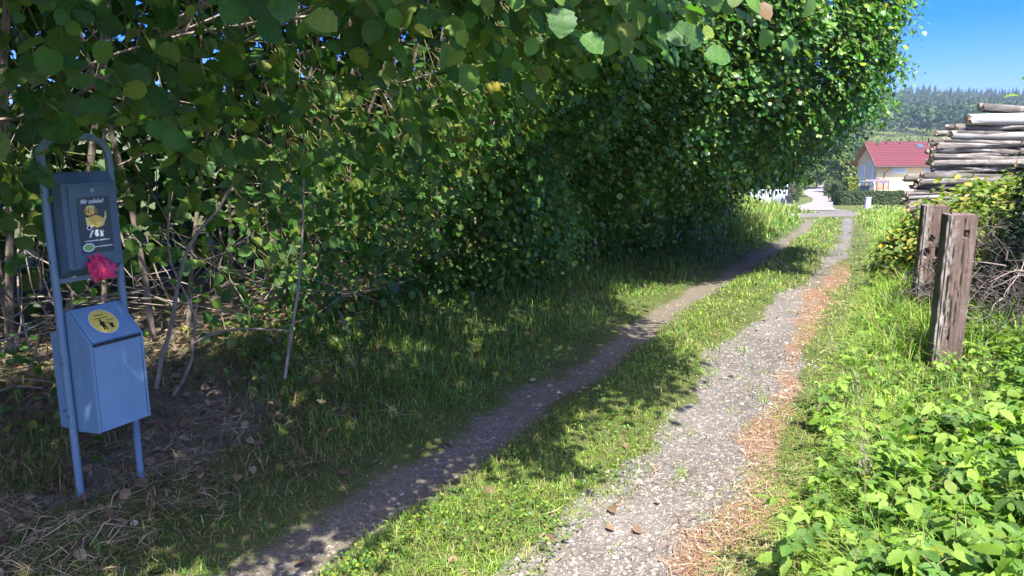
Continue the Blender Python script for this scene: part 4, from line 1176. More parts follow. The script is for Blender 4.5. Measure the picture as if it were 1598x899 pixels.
leafy_blob('bramble_bush', 'bramble', 'sprawling bramble with yellow-green leaves growing over the foot of the log pile', (5.6, 9.3, -.25),
           [(4.75, 9.1, .05, .35, .35, .55), (5.15, 9.1, .25, .55, .4, .62), (5.8, 9.2, .42, .65, .4, .60), (6.5, 9.4, .35, .6, .4, .55), (6.1, 9.5, .85, .5, .3, .22), (6.9, 9.2, .1, .5, .4, .5), (5.35, 8.9, .65, .5, .3, .5), (5.95, 8.9, .8, .45, .3, .4), (5.0, 8.5, .3, .4, .35, .5)],
           8200, .08, T_FAR2, M_RASP, PAL_BR * 1.2, 40, .006, 280, M_GSTEM, 'bram')
leafy_blob('bramble_bush', 'bramble', 'lower bramble with pale yellowing leaves between the rear post and the dark heap', (4.6, 7.6, -.3),
           [(4.35, 7.4, .45, .3, .3, .42), (4.75, 7.6, .55, .42, .35, .45), (4.9, 7.0, .2, .35, .3, .35), (5.0, 7.9, .4, .4, .3, .5)],
           2400, .062, T_MID, M_RASP, PAL_BR * 1.05, 26, .005, 200, M_GSTEM, 'bram')
PAL_DK = np.array([[.018, .045, .018], [.024, .055, .02], [.032, .065, .022]])
leafy_blob('evergreen_bush', 'bush', 'dark evergreen bush cut off by the right edge beside the log pile', (4.9, 6.9, -.3),
           [(4.75, 6.8, .3, .28, .4, .8), (4.98, 6.9, .75, .38, .5, .85), (4.8, 6.6, .0, .4, .4, .5), (5.4, 7.0, 1.1, .6, .6, 1.1)],
           9000, .062, T_FAR, M_LEAFS, PAL_DK, 30, .01, 0, M_STEM, 'dk')
# dry branch heap under it
def heap():
    root = empty('brush_heap', (3.95, 5.9, -.3)); tag(root, 'dark tangled heap of dry cut branches behind the front sleeper post', 'brush heap')
    off = Vector(root.location); m = MB()
    for i in range(560):
        c = Vector((random.uniform(3.62, 4.9), random.uniform(5.65, 6.9), 0)); hmax = np.interp(c.x, [3.6, 4.0, 4.8], [.5, .95, 1.2])
        c.z = -.25 + random.random() * hmax
        d = Vector((random.gauss(0, .6), random.gauss(0, .5), random.gauss(.25, .45))).normalized() * random.uniform(.25, .8)
        r = random.uniform(.0018, .007)
        m.tube([a - off for a in curved(c - d / 2, c + d / 2, 5, .12)], [r, r * .95, r * .8, r * .6, r * .35], 4, False)
    o = m.build('branches', M_DKTWIG, root, True); o['kind'] = 'stuff'
    for i in range(14):
        c = Vector((random.uniform(3.6, 4.0), random.uniform(5.5, 5.8), random.uniform(-.1, .75)))
        d = Vector((random.uniform(-1, .3), -.4, random.uniform(-.4, .7))).normalized() * random.uniform(.3, .6)
        r = random.uniform(.003, .006)
        MB().tube([a - off for a in curved(c, c + d, 7, .12)], [r * (1 - .12 * j) for j in range(7)], 5, False).build('branch', M_TWIG, root, True)
heap()
leafy_blob('nettle_patch', 'weeds', 'deep green weeds in the shade between the front post and the brush heap', (4.1, 5.2, -.2),
           [(3.9, 5.2, -.12, .35, .4, .30), (4.3, 5.0, -.1, .45, .4, .35), (3.75, 6.0, -.1, .3, .5, .28)], 1500, .07, T_MID, M_LEAFS, GREENS, 30, .003, 120, M_GSTEM, 'net')

# raspberry plants in the right foreground
PAL_RA = np.array([[.11, .23, .022], [.15, .29, .028], [.19, .33, .034], [.12, .22, .04], [.19, .30, .045], [.08, .17, .03]])
def rasp_leaf(size, pal):
    """one compound leaf: three or five ribbed leaflets on a petiole"""
    k = random.choice((3, 3, 5)); P = [(0, 0, 0)]; A = [(1, 0, 0)]; S = [size]
    for j in range(1, (k - 1) // 2 + 1):
        for sg in (-1, 1): P.append((-size * .38 * j + size * .1, 0, 0)); A.append((.45, sg * .9, 0)); S.append(size * (.85 - .12 * j))
    n = len(P); N = np.array([(0, 0, 1)] * n, float) + rng.normal(0, .12, (n, 3))
    c = np.tile(pal[random.randrange(len(pal))], (n, 1)) * rng.uniform(.92, 1.08, (n, 1))
    V, F, C, UV = leaf_arrays(np.array(P, float), np.array(A, float), N, np.array(S), c, T_RASP, 1.0)
    return np_mesh('leaf', V, F, M_RASP, col=C, uv=UV, smooth=True)
def rasp_protos():
    LM = [rasp_leaf(random.uniform(.055, .105), PAL_RA * random.choice((.6, .8, 1, 1, 1.15))) for _ in range(28)]
    protos = []
    for p in range(7):
        root = bpy.data.objects.new('raspberry_plant', None); H = random.uniform(.24, .46)
        bend = Vector((random.gauss(0, .07), random.gauss(0, .07), 0))
        pts = [Vector((0, 0, -.06)).lerp(Vector((0, 0, H)), i / 6) + bend * (i / 6) ** 2 for i in range(7)]
        kids = []
        m = MB().tube(pts, [.0035 - .0003 * i for i in range(7)], 5, False)
        n = random.randint(7, 9); th = random.uniform(0, 6)
        for i in range(n):
            t = .35 + .65 * i / (n - 1); b = Vector((0, 0, H * t)) + bend * t * t; th += 2.4
            pl = random.uniform(.03, .075) * (1.4 - t * .8)
            tip = b + Vector((math.cos(th) * pl, math.sin(th) * pl, pl * .45))
            m.tube([b, tip], [.0016, .0012], 4, False)
            lf = bpy.data.objects.new('leaf', random.choice(LM)); lf.location = tip
            lf.rotation_euler = Euler((random.gauss(0, .28), random.uniform(-.05, .45) - .1, th + random.gauss(0, .2)))
            s = .75 + .35 * (1 - t) + random.uniform(-.1, .1); lf.scale = (s, s, s); kids.append(lf)
        st = m.build('stem', M_GSTEM, None, True); COL.objects.unlink(st); kids.append(st)
        protos.append((root, kids))
    return protos
def place_rasps():
    protos = rasp_protos(); spots = []
    tries = 0
    while len(spots) < 290 and tries < 40000:
        tries += 1
        r = 1.9 * (7.2 / 1.9) ** (random.random() ** .85); a = R(random.uniform(14, 42)); x, y = r * math.sin(a), r * math.cos(a)
        s, q = to_sq(np.array([x]), np.array([y])); s = float(s[0]); q = float(q[0])
        edge = np.interp(s, [-3, -1, 0, 1.5, 3, 5], [2.02, 1.95, 1.90, 1.80, 1.85, 2.2]) + random.uniform(-.1, .22)
        if q < edge: continue
        if s > 3.2 and q < 2.3 and random.random() < .5: continue
        if x > 3.5 and y > 5.3: continue
        
        if abs(x - 3.22) < .2 and abs(y - 5.44) < .16 or abs(x - 3.92) < .2 and abs(y - 7.02) < .18: continue
        md = .075 + .011 * r
        if any((x - u) ** 2 + (y - v) ** 2 < md * md for u, v, _, _ in spots): continue
        spots.append((x, y, s, q))
    for i, (x, y, s, q) in enumerate(spots):
        root, kids = protos[i % len(protos)]
        c = root.copy(); COL.objects.link(c)
        c.location = (x, y, gzf(x, y)); c.rotation_euler = (random.gauss(0, .08), random.gauss(0, .08), random.uniform(0, 6.28))
        sc = random.uniform(.65, 1.3) * (1.0 if q > 2.3 else .75) * (.82 if (y > 3.7 and x > 2.0) or (y > 2.9 and abs(x - .585 * y) < .5) else 1.0) * (.7 if abs(x - .585 * y) < .45 and y > 3.7 else 1.0); c.scale = (sc, sc, sc)
        zone = ('at the bottom edge of the picture' if y < 2.9 else 'between the front post and the bottom right corner' if x > 2.3 and y < 5 else 'along the right edge of the track' if q < 2.6 and y < 5 else 'around the foot of the sleeper posts')
        tag(c, 'bright green raspberry shoot with ribbed leaves ' + zone, 'raspberry plant', 'raspberry shoots covering the right foreground')
        for k in kids:
            d = k.copy(); COL.objects.link(d); d.parent = c
    # understorey
    x, y, r = polar(16000, 1.9, 7.5, 13, 42)
    s, q = to_sq(x, y); k = (q > 2.05) & ~((x > 4.2) & (y > 5)) & ~((np.abs(x - .585 * y) < .42) & (y > 3.9)); x, y, r = x[k], y[k], r[k]; n = len(x)
    P = np.stack([x, y, gz(x, y) + rng.uniform(.02, .24, n)], 1)
    o = leaves_obj('undergrowth', P, norm(rng.normal(0, 1, (n, 3)) * [1, 1, .3]), norm(rng.normal(0, .45, (n, 3)) + [0, 0, 1]), rng.uniform(.035, .07, n), leaf_cols(n, .9, PAL_RA), T_MID, M_RASP)
    tag(o, 'low leafy undergrowth below the raspberry shoots', 'undergrowth')
place_rasps()

def seed_heads():
    m_col = mat_stem('seed_head', (.22, .20, .12), (.34, .30, .2))
    for i, (x, y, h) in enumerate(((1.30, 2.55, .52), (1.62, 3.3, .55), (1.95, 4.3, .6), (2.6, 5.9, .7), (3.2, 7.6, .75), (3.9, 9.6, .8), (-1.0, 4.7, .55), (1.0, 8.6, .7))):
        z = gzf(x, y); root = empty('grass_stalk', (x, y, z), random.uniform(0, 6))
        tag(root, 'tall grass stalk with a feathery seed head ' + ('between bark litter and raspberry shoots', 'among the raspberry shoots near the bottom right', 'at the track-side edge of the raspberry shoots', 'in the verge left of the sleeper posts', 'in the verge level with the rear post', 'in the verge before the log pile', 'on the shaded bank under the hedge', 'on the left verge in the middle distance')[i], 'grass stalk', 'tall grass stalks with seed heads')
        pts = [Vector((.10 * (t / 7) ** 2, 0, h * t / 7)) for t in range(8)]
        MB().tube(pts, [.0016] * 7 + [.0008], 4, False).build('stalk', M_GSTEM, root)
        m = MB()
        for k in range(46):
            t = random.random(); p = pts[5].lerp(pts[7], t); a = random.uniform(0, 6.28); r = .022 * (1.1 - t); L = random.uniform(.010, .02)
            q = p + Vector((math.cos(a) * r, math.sin(a) * r, r * .6)); e = q + Vector((math.cos(a) * L * .4, math.sin(a) * L * .4, L))
            m.tube([q, q.lerp(e, .5), e], [.0006, .0022, .0003], 4, False)
        o = m.build('seed_head', m_col, root); o['kind'] = 'stuff'
seed_heads()

def sprig(label, base, tip, n, size, pal, name='leafy_branch', cat='branch'):
    root = empty(name, base)
    pts = curved((0, 0, 0), Vector(tip) - Vector(base), 8, .06)
    MB().tube(pts, [.005 - .0005 * j for j in range(8)], 5, False).build('twig', M_GSTEM, root, True)
    P = []; A = []; N = []
    for i in range(n):
        t = .25 + .75 * i / max(1, n - 1); j = min(6, int(t * 7)); p = pts[j].lerp(pts[j + 1], t * 7 - j) if j < 7 else pts[7]
        th = i * 2.4; P.append(p); A.append((math.cos(th), math.sin(th), -.25)); N.append((random.gauss(0, .4), -.5 + random.gauss(0, .3), .8))
    single_leaves(np.array(P), np.array(A, float), np.array(N, float), size * rng.uniform(.7, 1.15, n), leaf_variants('r', T_RASP, M_RASP, pal, 1.2), root)
    return root
# shrub standing just outside the right edge whose twig tips reach into view
SH = leafy_blob('elder_shrub', 'shrub', 'shrub at the right edge whose leafy twig tips show against the sky above the logs', (4.5, 5.8, -.2),
           [(4.32, 5.75, 1.75, .2, .2, .28), (4.6, 5.8, 1.5, .34, .4, .5), (4.6, 5.7, .8, .32, .4, .5), (4.9, 5.9, 1.2, .5, .5, .9)], 1500, .07, T_MID, M_RASP, PAL_RA, 30, .007, 60, M_STEM, 'eld')
for bt, tp, n in (((4.3, 5.75, 1.5), (3.78, 5.8, 1.86), 10), ((4.3, 5.75, 1.65), (3.80, 5.8, 2.08), 9), ((4.3, 5.7, 2.2), (3.78, 5.8, 2.62), 5), ((4.3, 5.75, 1.6), (3.9, 5.75, 1.72), 7)):
    o = sprig(None, bt, tp, n, .095, PAL_RA)
    mw = o.location - SH.location; o.parent = SH; o.location = mw; del_keys = [k for k in o.keys()]
    o.name = 'leafy_twig'

# ---------------------------------------------------------------- house
def house():
    C1 = Vector((49.2, 103.0)); gl = Vector((-.1, .995)); ln = Vector((.995, .1))
    zb = -8.2; ze = -1.55; zr = .95; Lw = 13.0; Wd = 4.8
    root = empty('house', (C1.x, C1.y, zb), math.atan2(ln.y, ln.x)); tag(root, 'two-storey cream house with a red tiled roof beyond the track', 'house')
    # local: x along the long wall, y towards the back, z up from base
    H = ze - zb; Rz = zr - zb
    M_WALL = mat_simple('cream_render', (.56, .44, .22), .9, c2=(.60, .48, .25), sc=1)
    M_WOOD = mat_simple('brown_soffit', (.36, .17, .07), .7, c2=(.28, .13, .05), sc=4)
    m = NT('red_roof_tile'); co = m.coord('Object'); w = m.n('ShaderNodeTexBrick'); m.l(m.mapping(co, (1, 1, 1)), w.inputs[0])
    w.inputs['Scale'].default_value = 1; w.inputs['Brick Width'].default_value = .3; w.inputs['Row Height'].default_value = .36; w.inputs['Mortar Size'].default_value = .02
    w.inputs['Color1'].default_value = (.11, .015, .018, 1); w.inputs['Color2'].default_value = (.10, .015, .018, 1); w.inputs['Mortar'].default_value = (.07, .012, .012, 1)
    m.base(w.outputs['Color']); m.rough(.6); M_TILE = m.m
    wl = MB().add([(0, 0, 0), (Lw, 0, 0), (Lw, Wd, 0), (0, Wd, 0), (0, 0, H), (Lw, 0, H), (Lw, Wd, H), (0, Wd, H), (0, Wd / 2, Rz - .25), (Lw, Wd / 2, Rz - .25)],
                  [(0, 1, 5, 4), (3, 7, 6, 2), (0, 4, 8, 7, 3), (1, 2, 6, 9, 5), (0, 3, 2, 1)]).build('wall', M_WALL, root)
    ov = .75; og = .75; k = (Rz - H) / (Wd / 2); th = .16
    zl = H - ov * k + .12
    for sg, nm in ((1, 'roof'), (-1, 'roof')):
        y0 = -ov if sg == 1 else Wd + ov
        a = [(-og, y0, zl), (Lw + og, y0, zl), (Lw + og, Wd / 2, Rz), (-og, Wd / 2, Rz)]
        rf = MB().add(a + [(x, y, z + th) for x, y, z in a], [(0, 1, 2, 3), (4, 5, 6, 7), (0, 1, 5, 4), (1, 2, 6, 5), (2, 3, 7, 6), (3, 0, 4, 7)]).build('roof', M_TILE, root)
        # tile courses
        sub = MB(); nrow = 15
        if sg == 1:
            for i in range(nrow):
                t = i / nrow; yy = y0 + (Wd / 2 - y0) * t; zz = zl + (Rz - zl) * t + th + .012
                t2 = (i + 1) / nrow; y2 = y0 + (Wd / 2 - y0) * t2; z2 = zl + (Rz - zl) * t2 + th + .012
                sub.add([(-og, yy, zz + .06), (Lw + og, yy, zz + .06), (Lw + og, y2, z2), (-og, y2, z2), (-og, yy, zz), (Lw + og, yy, zz)], [(0, 1, 2, 3), (4, 5, 1, 0)])
            o = sub.build('tile_courses', M_TILE, rf); o['kind'] = 'stuff'
        sf = [(-og + .02, y0, zl - .03), (Lw + og - .02, y0, zl - .03), (Lw + og - .02, Wd / 2, Rz - .03), (-og + .02, Wd / 2, Rz - .03)]
        MB().add(sf + [(x, y, z - .06) for x, y, z in sf], [(0, 1, 2, 3), (4, 5, 6, 7), (0, 1, 5, 4), (1, 2, 6, 5), (2, 3, 7, 6), (3, 0, 4, 7)]).build('soffit', M_WOOD, root)
        MB().add([(-og - .05, y0, zl - .12), (-og - .05, Wd / 2, Rz - .12), (-og - .05, Wd / 2, Rz + .2), (-og - .05, y0, zl + .2), (-og - .01, y0, zl - .12), (-og - .01, Wd / 2, Rz - .12), (-og - .01, Wd / 2, Rz + .2), (-og - .01, y0, zl + .2)],
                 [(0, 1, 2, 3), (4, 5, 6, 7), (0, 1, 5, 4), (1, 2, 6, 5), (2, 3, 7, 6), (3, 0, 4, 7)]).build('barge_board', M_WOOD, root)
    MG = mat_simple('dark_gutter', (.10, .06, .05), .5)
    MB().tube([(-og, -ov - .06, zl + .05), (Lw + og, -ov - .06, zl + .05)], .08, 8).build('gutter', MG, root)
    MB().tube([(1.35, -ov - .04, zl), (1.3, -.3, zl - .55), (1.05, -.08, zl - .9), (1.05, -.08, .0)], .055, 6).build('downpipe', MG, root)
    MW = mat_simple('white_frame', (.75, .76, .77), .5); MS = mat_simple('grey_blind', (.36, .42, .47), .5, c2=(.42, .47, .52), sc=3); MGl = mat_simple('dark_glass', (.06, .08, .1), .15)
    def win(x, z, w, h, pane, y=-.06, side=0):
        o = MB().box((x, y, z), (w, .1, h)) if not side else MB().box((y, x, z), (.1, w, h))
        f = o.build('window', MW, root)
        (MB().box((x, y - .05, z), (w - .16, .04, h - .14)) if not side else MB().box((y - .05, x, z), (.04, w - .16, h - .14))).build('pane', pane, f)
        return f
    w1 = win(3.1, H - 1.05, 1.9, .95, MS)
    win(7.4, H - 1.05, 1.4, 1.0, MS)
    win(3.5, 1.6, 2.2, 2.0, MGl); win(7.6, 1.7, 1.6, 1.4, MGl)
    win(Wd * .28, H - 1.6, .9, 3.2, MS, -.06, 1); win(Wd * .68, H - 1.9, .8, 2.6, MS, -.06, 1)
    # roof fittings
    def on_roof(x, t): return (x, -ov + (Wd / 2 + ov) * t, zl + (Rz - zl) * t + th)
    p = on_roof(.9, .86); MB().box((p[0], p[1], p[2] + .25), (.35, .35, .7)).build('vent_pipe', MG, root)
    p = on_roof(6.9, .78); MB().box((p[0], p[1], p[2] + .08), (.9, .7, .12), Matrix.Rotation(math.atan(k), 3, 'X')).build('skylight', MGl, root)
    for xx in (2.2, 4.2): p = on_roof(xx, .92); MB().box((p[0], p[1], p[2] + .1), (.22, .25, .2)).build('roof_vent', M_TILE, root)
    # ground floor extension roof (white awning box) at the right
    MB().prism([(-2.6, 2.5), (-2.6, 2.75), (-.02, 3.1), (-.02, 2.85)], 3.3, 8.4).build('awning', MW, root)
    for xx in (3.4, 8.3): MB().box((xx, -2.5, 1.25), (.12, .12, 2.5)).build('awning_post', MW, root)
    # a wall piece added to throw the slanted shade
    MB().box((6.2, -.5, 3.4), (.12, 1.0, 2.6)).build('shade_wall', M_WALL, root)
house()

# ---------------------------------------------------------------- garden between track and house
PAL_BRIGHT = np.array([[.08, .13, .025], [.11, .16, .03], [.06, .105, .022], [.14, .18, .035]])  # brighter leaf greens of the garden trees and shrubs
PAL_MID = np.array([[.045, .085, .022], [.06, .105, .025], [.075, .12, .03]])
def pt(px, t): return (px - 799) / 1180 * t
def tree(label, x, y, blobs, n, size, pal, th=.18, name='broadleaf_tree', cat='tree', mat=None):
    z0 = gzf(x, y); root = empty(name, (x, y, z0)); tag(root, label, cat)
    P = []; OUT = []
    vol = np.array([b[3] ** 2 for b in blobs]); vol /= vol.sum()
    for (bx, by, bz, r, rz), f in zip([(b[0], b[1], b[2], b[3], b[4]) for b in blobs], vol):
        k = int(n * f); d = norm(rng.normal(0, 1, (k, 3)) + [0, 0, .15]); rr = (.55 + .45 * rng.random(k) ** .5) * (.72 + .55 * vnoise(d[:, 0] * 3 + bx, d[:, 2] * 3 + d[:, 1] * 2, .5, int(abs(x) * 7) % 97))
        P.append(np.array([bx, by, bz]) + d * rr[:, None] * np.array([r, r, rz])); OUT.append(d)
    P = np.concatenate(P); OUT = np.concatenate(OUT); n = len(P)
    A = norm(rng.normal(0, 1, (n, 3))); N = norm(rng.normal(0, .4, (n, 3)) + OUT * .7 + [0, 0, .6])
    o = leaves_obj('crown', P, A, N, size * rng.uniform(.6, 1.3, n), leaf_cols(n, 1, pal), T_FAR, mat or M_FARLEAF, root, 1.3)
    m = MB(); top = max(b[2] for b in blobs)
    m.tube(curved((0, 0, -.3), (0, 0, top), 6, .03), [th, th * .9, th * .75, th * .6, th * .45, th * .25], 7)
    for b in blobs: m.tube(curved((0, 0, top * .35), (b[0], b[1], b[2]), 5, .06), [th * .5, th * .4, th * .3, th * .2, th * .1], 5)
    m.build('trunk', M_STEM, root, True)
    return root
def rtree(label, px, t, ytop, wpx, pal, n=2600, size=.3, seed=0, **k):
    rs = random.Random(seed); x = pt(px, t); v = (449.5 - ytop) / 1180; dy = .981 + .194 * v; dz = -.194 + .981 * v
    y = t * dy; ztop = 1.55 + t * dz; z0 = gzf(x, y); h = max(ztop - z0, 1.0); r = wpx / 2 / 1180 * t
    blobs = [(0, 0, h * .58, r * .8, h * .40)]
    for i in range(6):
        a = i * 1.05 + rs.random(); q = r * rs.uniform(.35, .62)
        blobs.append((math.cos(a) * q, math.sin(a) * q, h * rs.uniform(.32, .80), r * rs.uniform(.38, .55), h * rs.uniform(.16, .24)))
    return tree(label, x, y, blobs, n, size, pal, th=.03 * h + .03, **k)

rtree('bright green round tree just left of the house gable', 1318, 118, 236, 62, PAL_BRIGHT, 4200, .34, 1)
rtree('light green bushy tree where the road disappears', 1278, 132, 243, 58, PAL_BRIGHT * .95, 3600, .34, 2)
rtree('darker tree above the bend of the road', 1248, 108, 250, 50, PAL_MID, 3400, .28, 3)
rtree('green tree behind the white garden railing', 1214, 72, 246, 56, PAL_BRIGHT * .9, 3600, .2, 4)
rtree('mid green tree half hidden by the end of the hedge', 1180, 62, 240, 60, PAL_MID, 3200, .18, 5)
rtree('tall grey-green tree behind the roof ridge, left one', 1338, 175, 212, 60, PAL_MID, 2600, .5, 6)
rtree('grey-green tree in the row behind the bushy trees', 1295, 180, 216, 70, PAL_MID, 2600, .5, 7)
rtree('leftmost grey-green tree in the row behind the bushy trees', 1235, 178, 214, 80, PAL_MID, 2600, .5, 8)
rtree('grey-green tree behind the house roof, right one', 1400, 185, 208, 90, PAL_MID, 2600, .5, 9)
rtree('grey-green tree standing above the log pile in the distance', 1480, 190, 205, 90, PAL_MID, 2400, .5, 10)
# shrubs by the road
def shrub(label, px, t, ytop, wpx, pal, n, size, seed, name='shrub'): return rtree(label, px, t, ytop, wpx, pal, n, size, seed, name=name, cat='shrub')
shrub('round shrub at the right edge of the road bend', 1296, 92, 276, 22, PAL_MID, 1400, .15, 21)
shrub('low green shrub beside the grey road bend', 1306, 80, 283, 20, PAL_BRIGHT * .8, 1200, .13, 22)
shrub('purple-grey shrub behind the white railing', 1226, 52, 272, 30, np.array([[.12, .08, .095], [.17, .12, .13], [.09, .07, .07], [.08, .1, .04]]), 1500, .09, 23, 'purple_shrub')
shrub('white-flowering shrub left of the railing', 1176, 44, 268, 30, np.array([[.10, .14, .04], [.55, .53, .45], [.12, .16, .05]]), 1500, .075, 24, 'flowering_shrub')
shrub('small green shrub at the left end of the road verge', 1244, 60, 288, 20, PAL_MID, 1100, .1, 25)
shrub('silvery garden plants in front of the house', 1392, 60, 300, 40, np.array([[.16, .18, .13], [.10, .14, .06], [.3, .3, .26]]), 1800, .09, 26, 'garden_plants')

def clipped(name, label, x, y, dx, dy, h, rz, n, size, pal):
    z0 = gzf(x, y); root = empty(name, (x, y, z0), rz); tag(root, label, 'hedge')
    f = rng.integers(0, 3, n); u = rng.uniform(-.5, .5, (n, 3)); sg = rng.choice([-1, 1], n)
    P = u.copy(); OUT = np.zeros((n, 3))
    for a in range(3): i = f == a; P[i, a] = sg[i] * .5; OUT[i, a] = sg[i]
    P = P * [dx, dy, h] * (1 - .08 * rng.random((n, 1))); P[:, 2] += h / 2
    P += rng.normal(0, .03, (n, 3)); P[:, 2] = np.maximum(P[:, 2], .02)
    leaves_obj('foliage', P, norm(rng.normal(0, 1, (n, 3))), norm(OUT * .8 + [0, 0, .5] + rng.normal(0, .4, (n, 3))), size * rng.uniform(.6, 1.3, n), leaf_cols(n, 1, pal), T_FAR, M_FARLEAF, root, 1.3)
    MB().box((0, 0, h * .47), (dx * .86, dy * .8, h * .9)).build('inner_wood', mat_simple('hedge_core', (.03, .045, .015), .95), root)
clipped('low_hedge', 'low dark clipped hedge along the garden of the house', pt(1350, 55), 54.5, 5.0, .9, 1.0, R(4), 5200, .10, PAL_MID * .75)
clipped('tall_hedge', 'bright yellow-green clipped conifer block in front of the house garden', pt(1321, 56.5), 56.2, .85, .9, 2.0, R(4), 2600, .085, np.array([[.17, .22, .02], [.21, .25, .03], [.12, .18, .02]]))
clipped('low_hedge', 'dark clipped hedge block behind the yellow-green conifer block', pt(1303, 68), 67.0, 1.6, 1.0, 1.7, R(10), 1600, .10, PAL_MID * .7)

MWp = mat_simple('white_paint', (.62, .63, .64), .5, c2=(.55, .56, .57), sc=3)
def small_things():
    MWd0 = mat_simple('grey_board', (.22, .21, .19), .8, c2=(.3, .29, .27), sc=4)
    # cable cabinet
    x, y = pt(1348, 46), 45.6; z = gzf(x, y)
    root = empty('cable_cabinet', (x, y, z), R(6)); tag(root, 'small white cable cabinet on the lawn in front of the low hedge', 'cabinet')
    MB().box((0, 0, .10), (.34, .24, .2), bev=.01).build('plinth', MWp, root); MB().box((0, 0, .40), (.28, .20, .42), bev=.012).build('body', MWp, root); MB().box((0, -.01, .635), (.31, .24, .045), bev=.01).build('cap', MWp, root)
    # garden railing
    x, y = pt(1196, 41), 40.6; z = gzf(x, y) - .45
    root = empty('garden_railing', (x, y, z), R(8)); tag(root, 'white metal railing and frame above the meadow bank', 'railing')
    for k in range(9): MB().box((-1.1 + k * .22, 0, .85), (.045, .04, 1.5)).build('baluster', MWp, root)
    MB().tube([(-1.2, 0, 1.55), (.8, 0, 1.5)], .03, 6).build('top_rail', MWp, root); MB().tube([(-1.2, 0, .4), (.8, 0, .4)], .03, 6).build('lower_rail', MWp, root)
    MB().tube([(-.8, .1, 2.25), (.9, .1, 2.0)], .04, 6).build('upper_bar', MWp, root)
    for xx in (.8, .95): MB().box((xx, .05, 1.05), (.07, .07, 2.0)).build('post', MWp, root)
    MB().box((-.5, .12, .95), (1.2, .05, .8)).build('panel', MWp, root)
    # low arched cloche
    x, y = pt(1222, 40), 39.6
    root = empty('garden_cloche', (x, y, gzf(x, y) - .2)); tag(root, 'low white arched garden cloche at the right end of the railing', 'cloche')
    n = 12; V = [(math.cos(a) * .36, yy, .55 + math.sin(a) * .48) for yy in (0, 1.05) for a in np.linspace(0, math.pi, n)]
    MB().add(V, [(i, i + 1, n + i + 1, n + i) for i in range(n - 1)]).build('cover', mat_simple('pale_film', (.33, .36, .37), .4), root)
    MB().box((0, .5, .27), (.74, 1.05, .55)).build('bed_box', MWd0, root)
    # parasols and swing
    MBl = mat_simple('blue_cloth', (.04, .10, .42), .8); MGc = mat_simple('grey_green_cloth', (.10, .13, .13), .85); MWd = mat_simple('play_timber', (.36, .2, .12), .8)
    def parasol(label, px, t, ytop, R_, open_, mat):
        x, y = pt(px, t), t * .995; z = gzf(x, y); v = (449.5 - ytop) / 1180; zt = 1.55 + t * (-.194 + .981 * v); h = zt - z
        root = empty('parasol', (x, y, z)); tag(root, label, 'parasol')
        MB().tube([(0, 0, 0), (0, 0, h)], .035, 8).build('pole', MWp, root)
        m = MB(); n = 8; c = (0, 0, h)
        rim = [(math.cos(i * 2 * math.pi / n) * R_, math.sin(i * 2 * math.pi / n) * R_, h - (.45 if open_ else 1.5)) for i in range(n)]
        m.add([c] + rim, [(0, 1 + i, 1 + (i + 1) % n) for i in range(n)])
        o = m.build('canopy', mat, root); sd = o.modifiers.new('t', 'SOLIDIFY'); sd.thickness = .02
        for i in range(n): MB().tube([(0, 0, h - .03), tuple(Vector(rim[i]) - Vector((0, 0, .02)))], .012, 4).build('rib', MWp, root)
    parasol('blue open parasol in front of the cream house', 1363, 78, 277, 1.2, True, MBl)
    parasol('folded grey-green parasol left of the house corner', 1335, 66, 285, .45, False, MGc)
    x, y = pt(1370, 66), 65.5; z = gzf(x, y)
    root = empty('play_frame', (x, y, z), R(12)); tag(root, 'wooden climbing frame with white posts behind the low hedge', 'play frame')
    for xx in (-1.7, -.6, .6): MB().box((xx, 0, 1.0), (.12, .12, 2.0)).build('post', MWd if xx != .6 else MWp, root)
    for xx in (-1.7, .6): MB().box((xx, 1.4, 1.0), (.12, .12, 2.0)).build('post', MWd, root)
    MB().box((-.55, 0, 1.9), (2.6, .1, .12)).build('beam', MWd, root)
    for k in range(7): MB().box((-1.5 + k * .32, .7, 1.15), (.14, 1.3, .05)).build('deck_plank', MWd, root)
    for k in range(6): MB().box((-.45 + k * .18, .0, 1.5), (.07, .04, .7)).build('baluster', MWd, root)
    x, y = pt(1338, 64), 63.6; z = gzf(x, y)
    root = empty('swing', (x, y, z), R(5)); tag(root, 'garden swing with slanting white legs left of the play frame', 'swing')
    for sx in (-1.0, .9):
        MB().tube([(sx - .0, -.7, 0), (sx + .15, 0, 1.7)], .04, 6).build('leg', MWp, root); MB().tube([(sx, .7, 0), (sx + .15, 0, 1.7)], .04, 6).build('leg', MWp, root)
    MB().tube([(-.9, 0, 1.7), (1.1, 0, 1.7)], .04, 6).build('top_bar', MWp, root)
    MB().box((.1, -.1, 1.8), (1.7, 1.0, .05)).build('sunshade', MGc, root); MB().box((.1, .1, .75), (1.5, .5, .08)).build('seat', MGc, root)
    MB().box((.1, .35, 1.1), (1.5, .06, .6)).build('backrest', MGc, root)
    for sx in (-.6, .8): MB().tube([(sx, .1, .8), (sx, 0, 1.7)], .012, 4).build('hanger', MWp, root)
small_things()

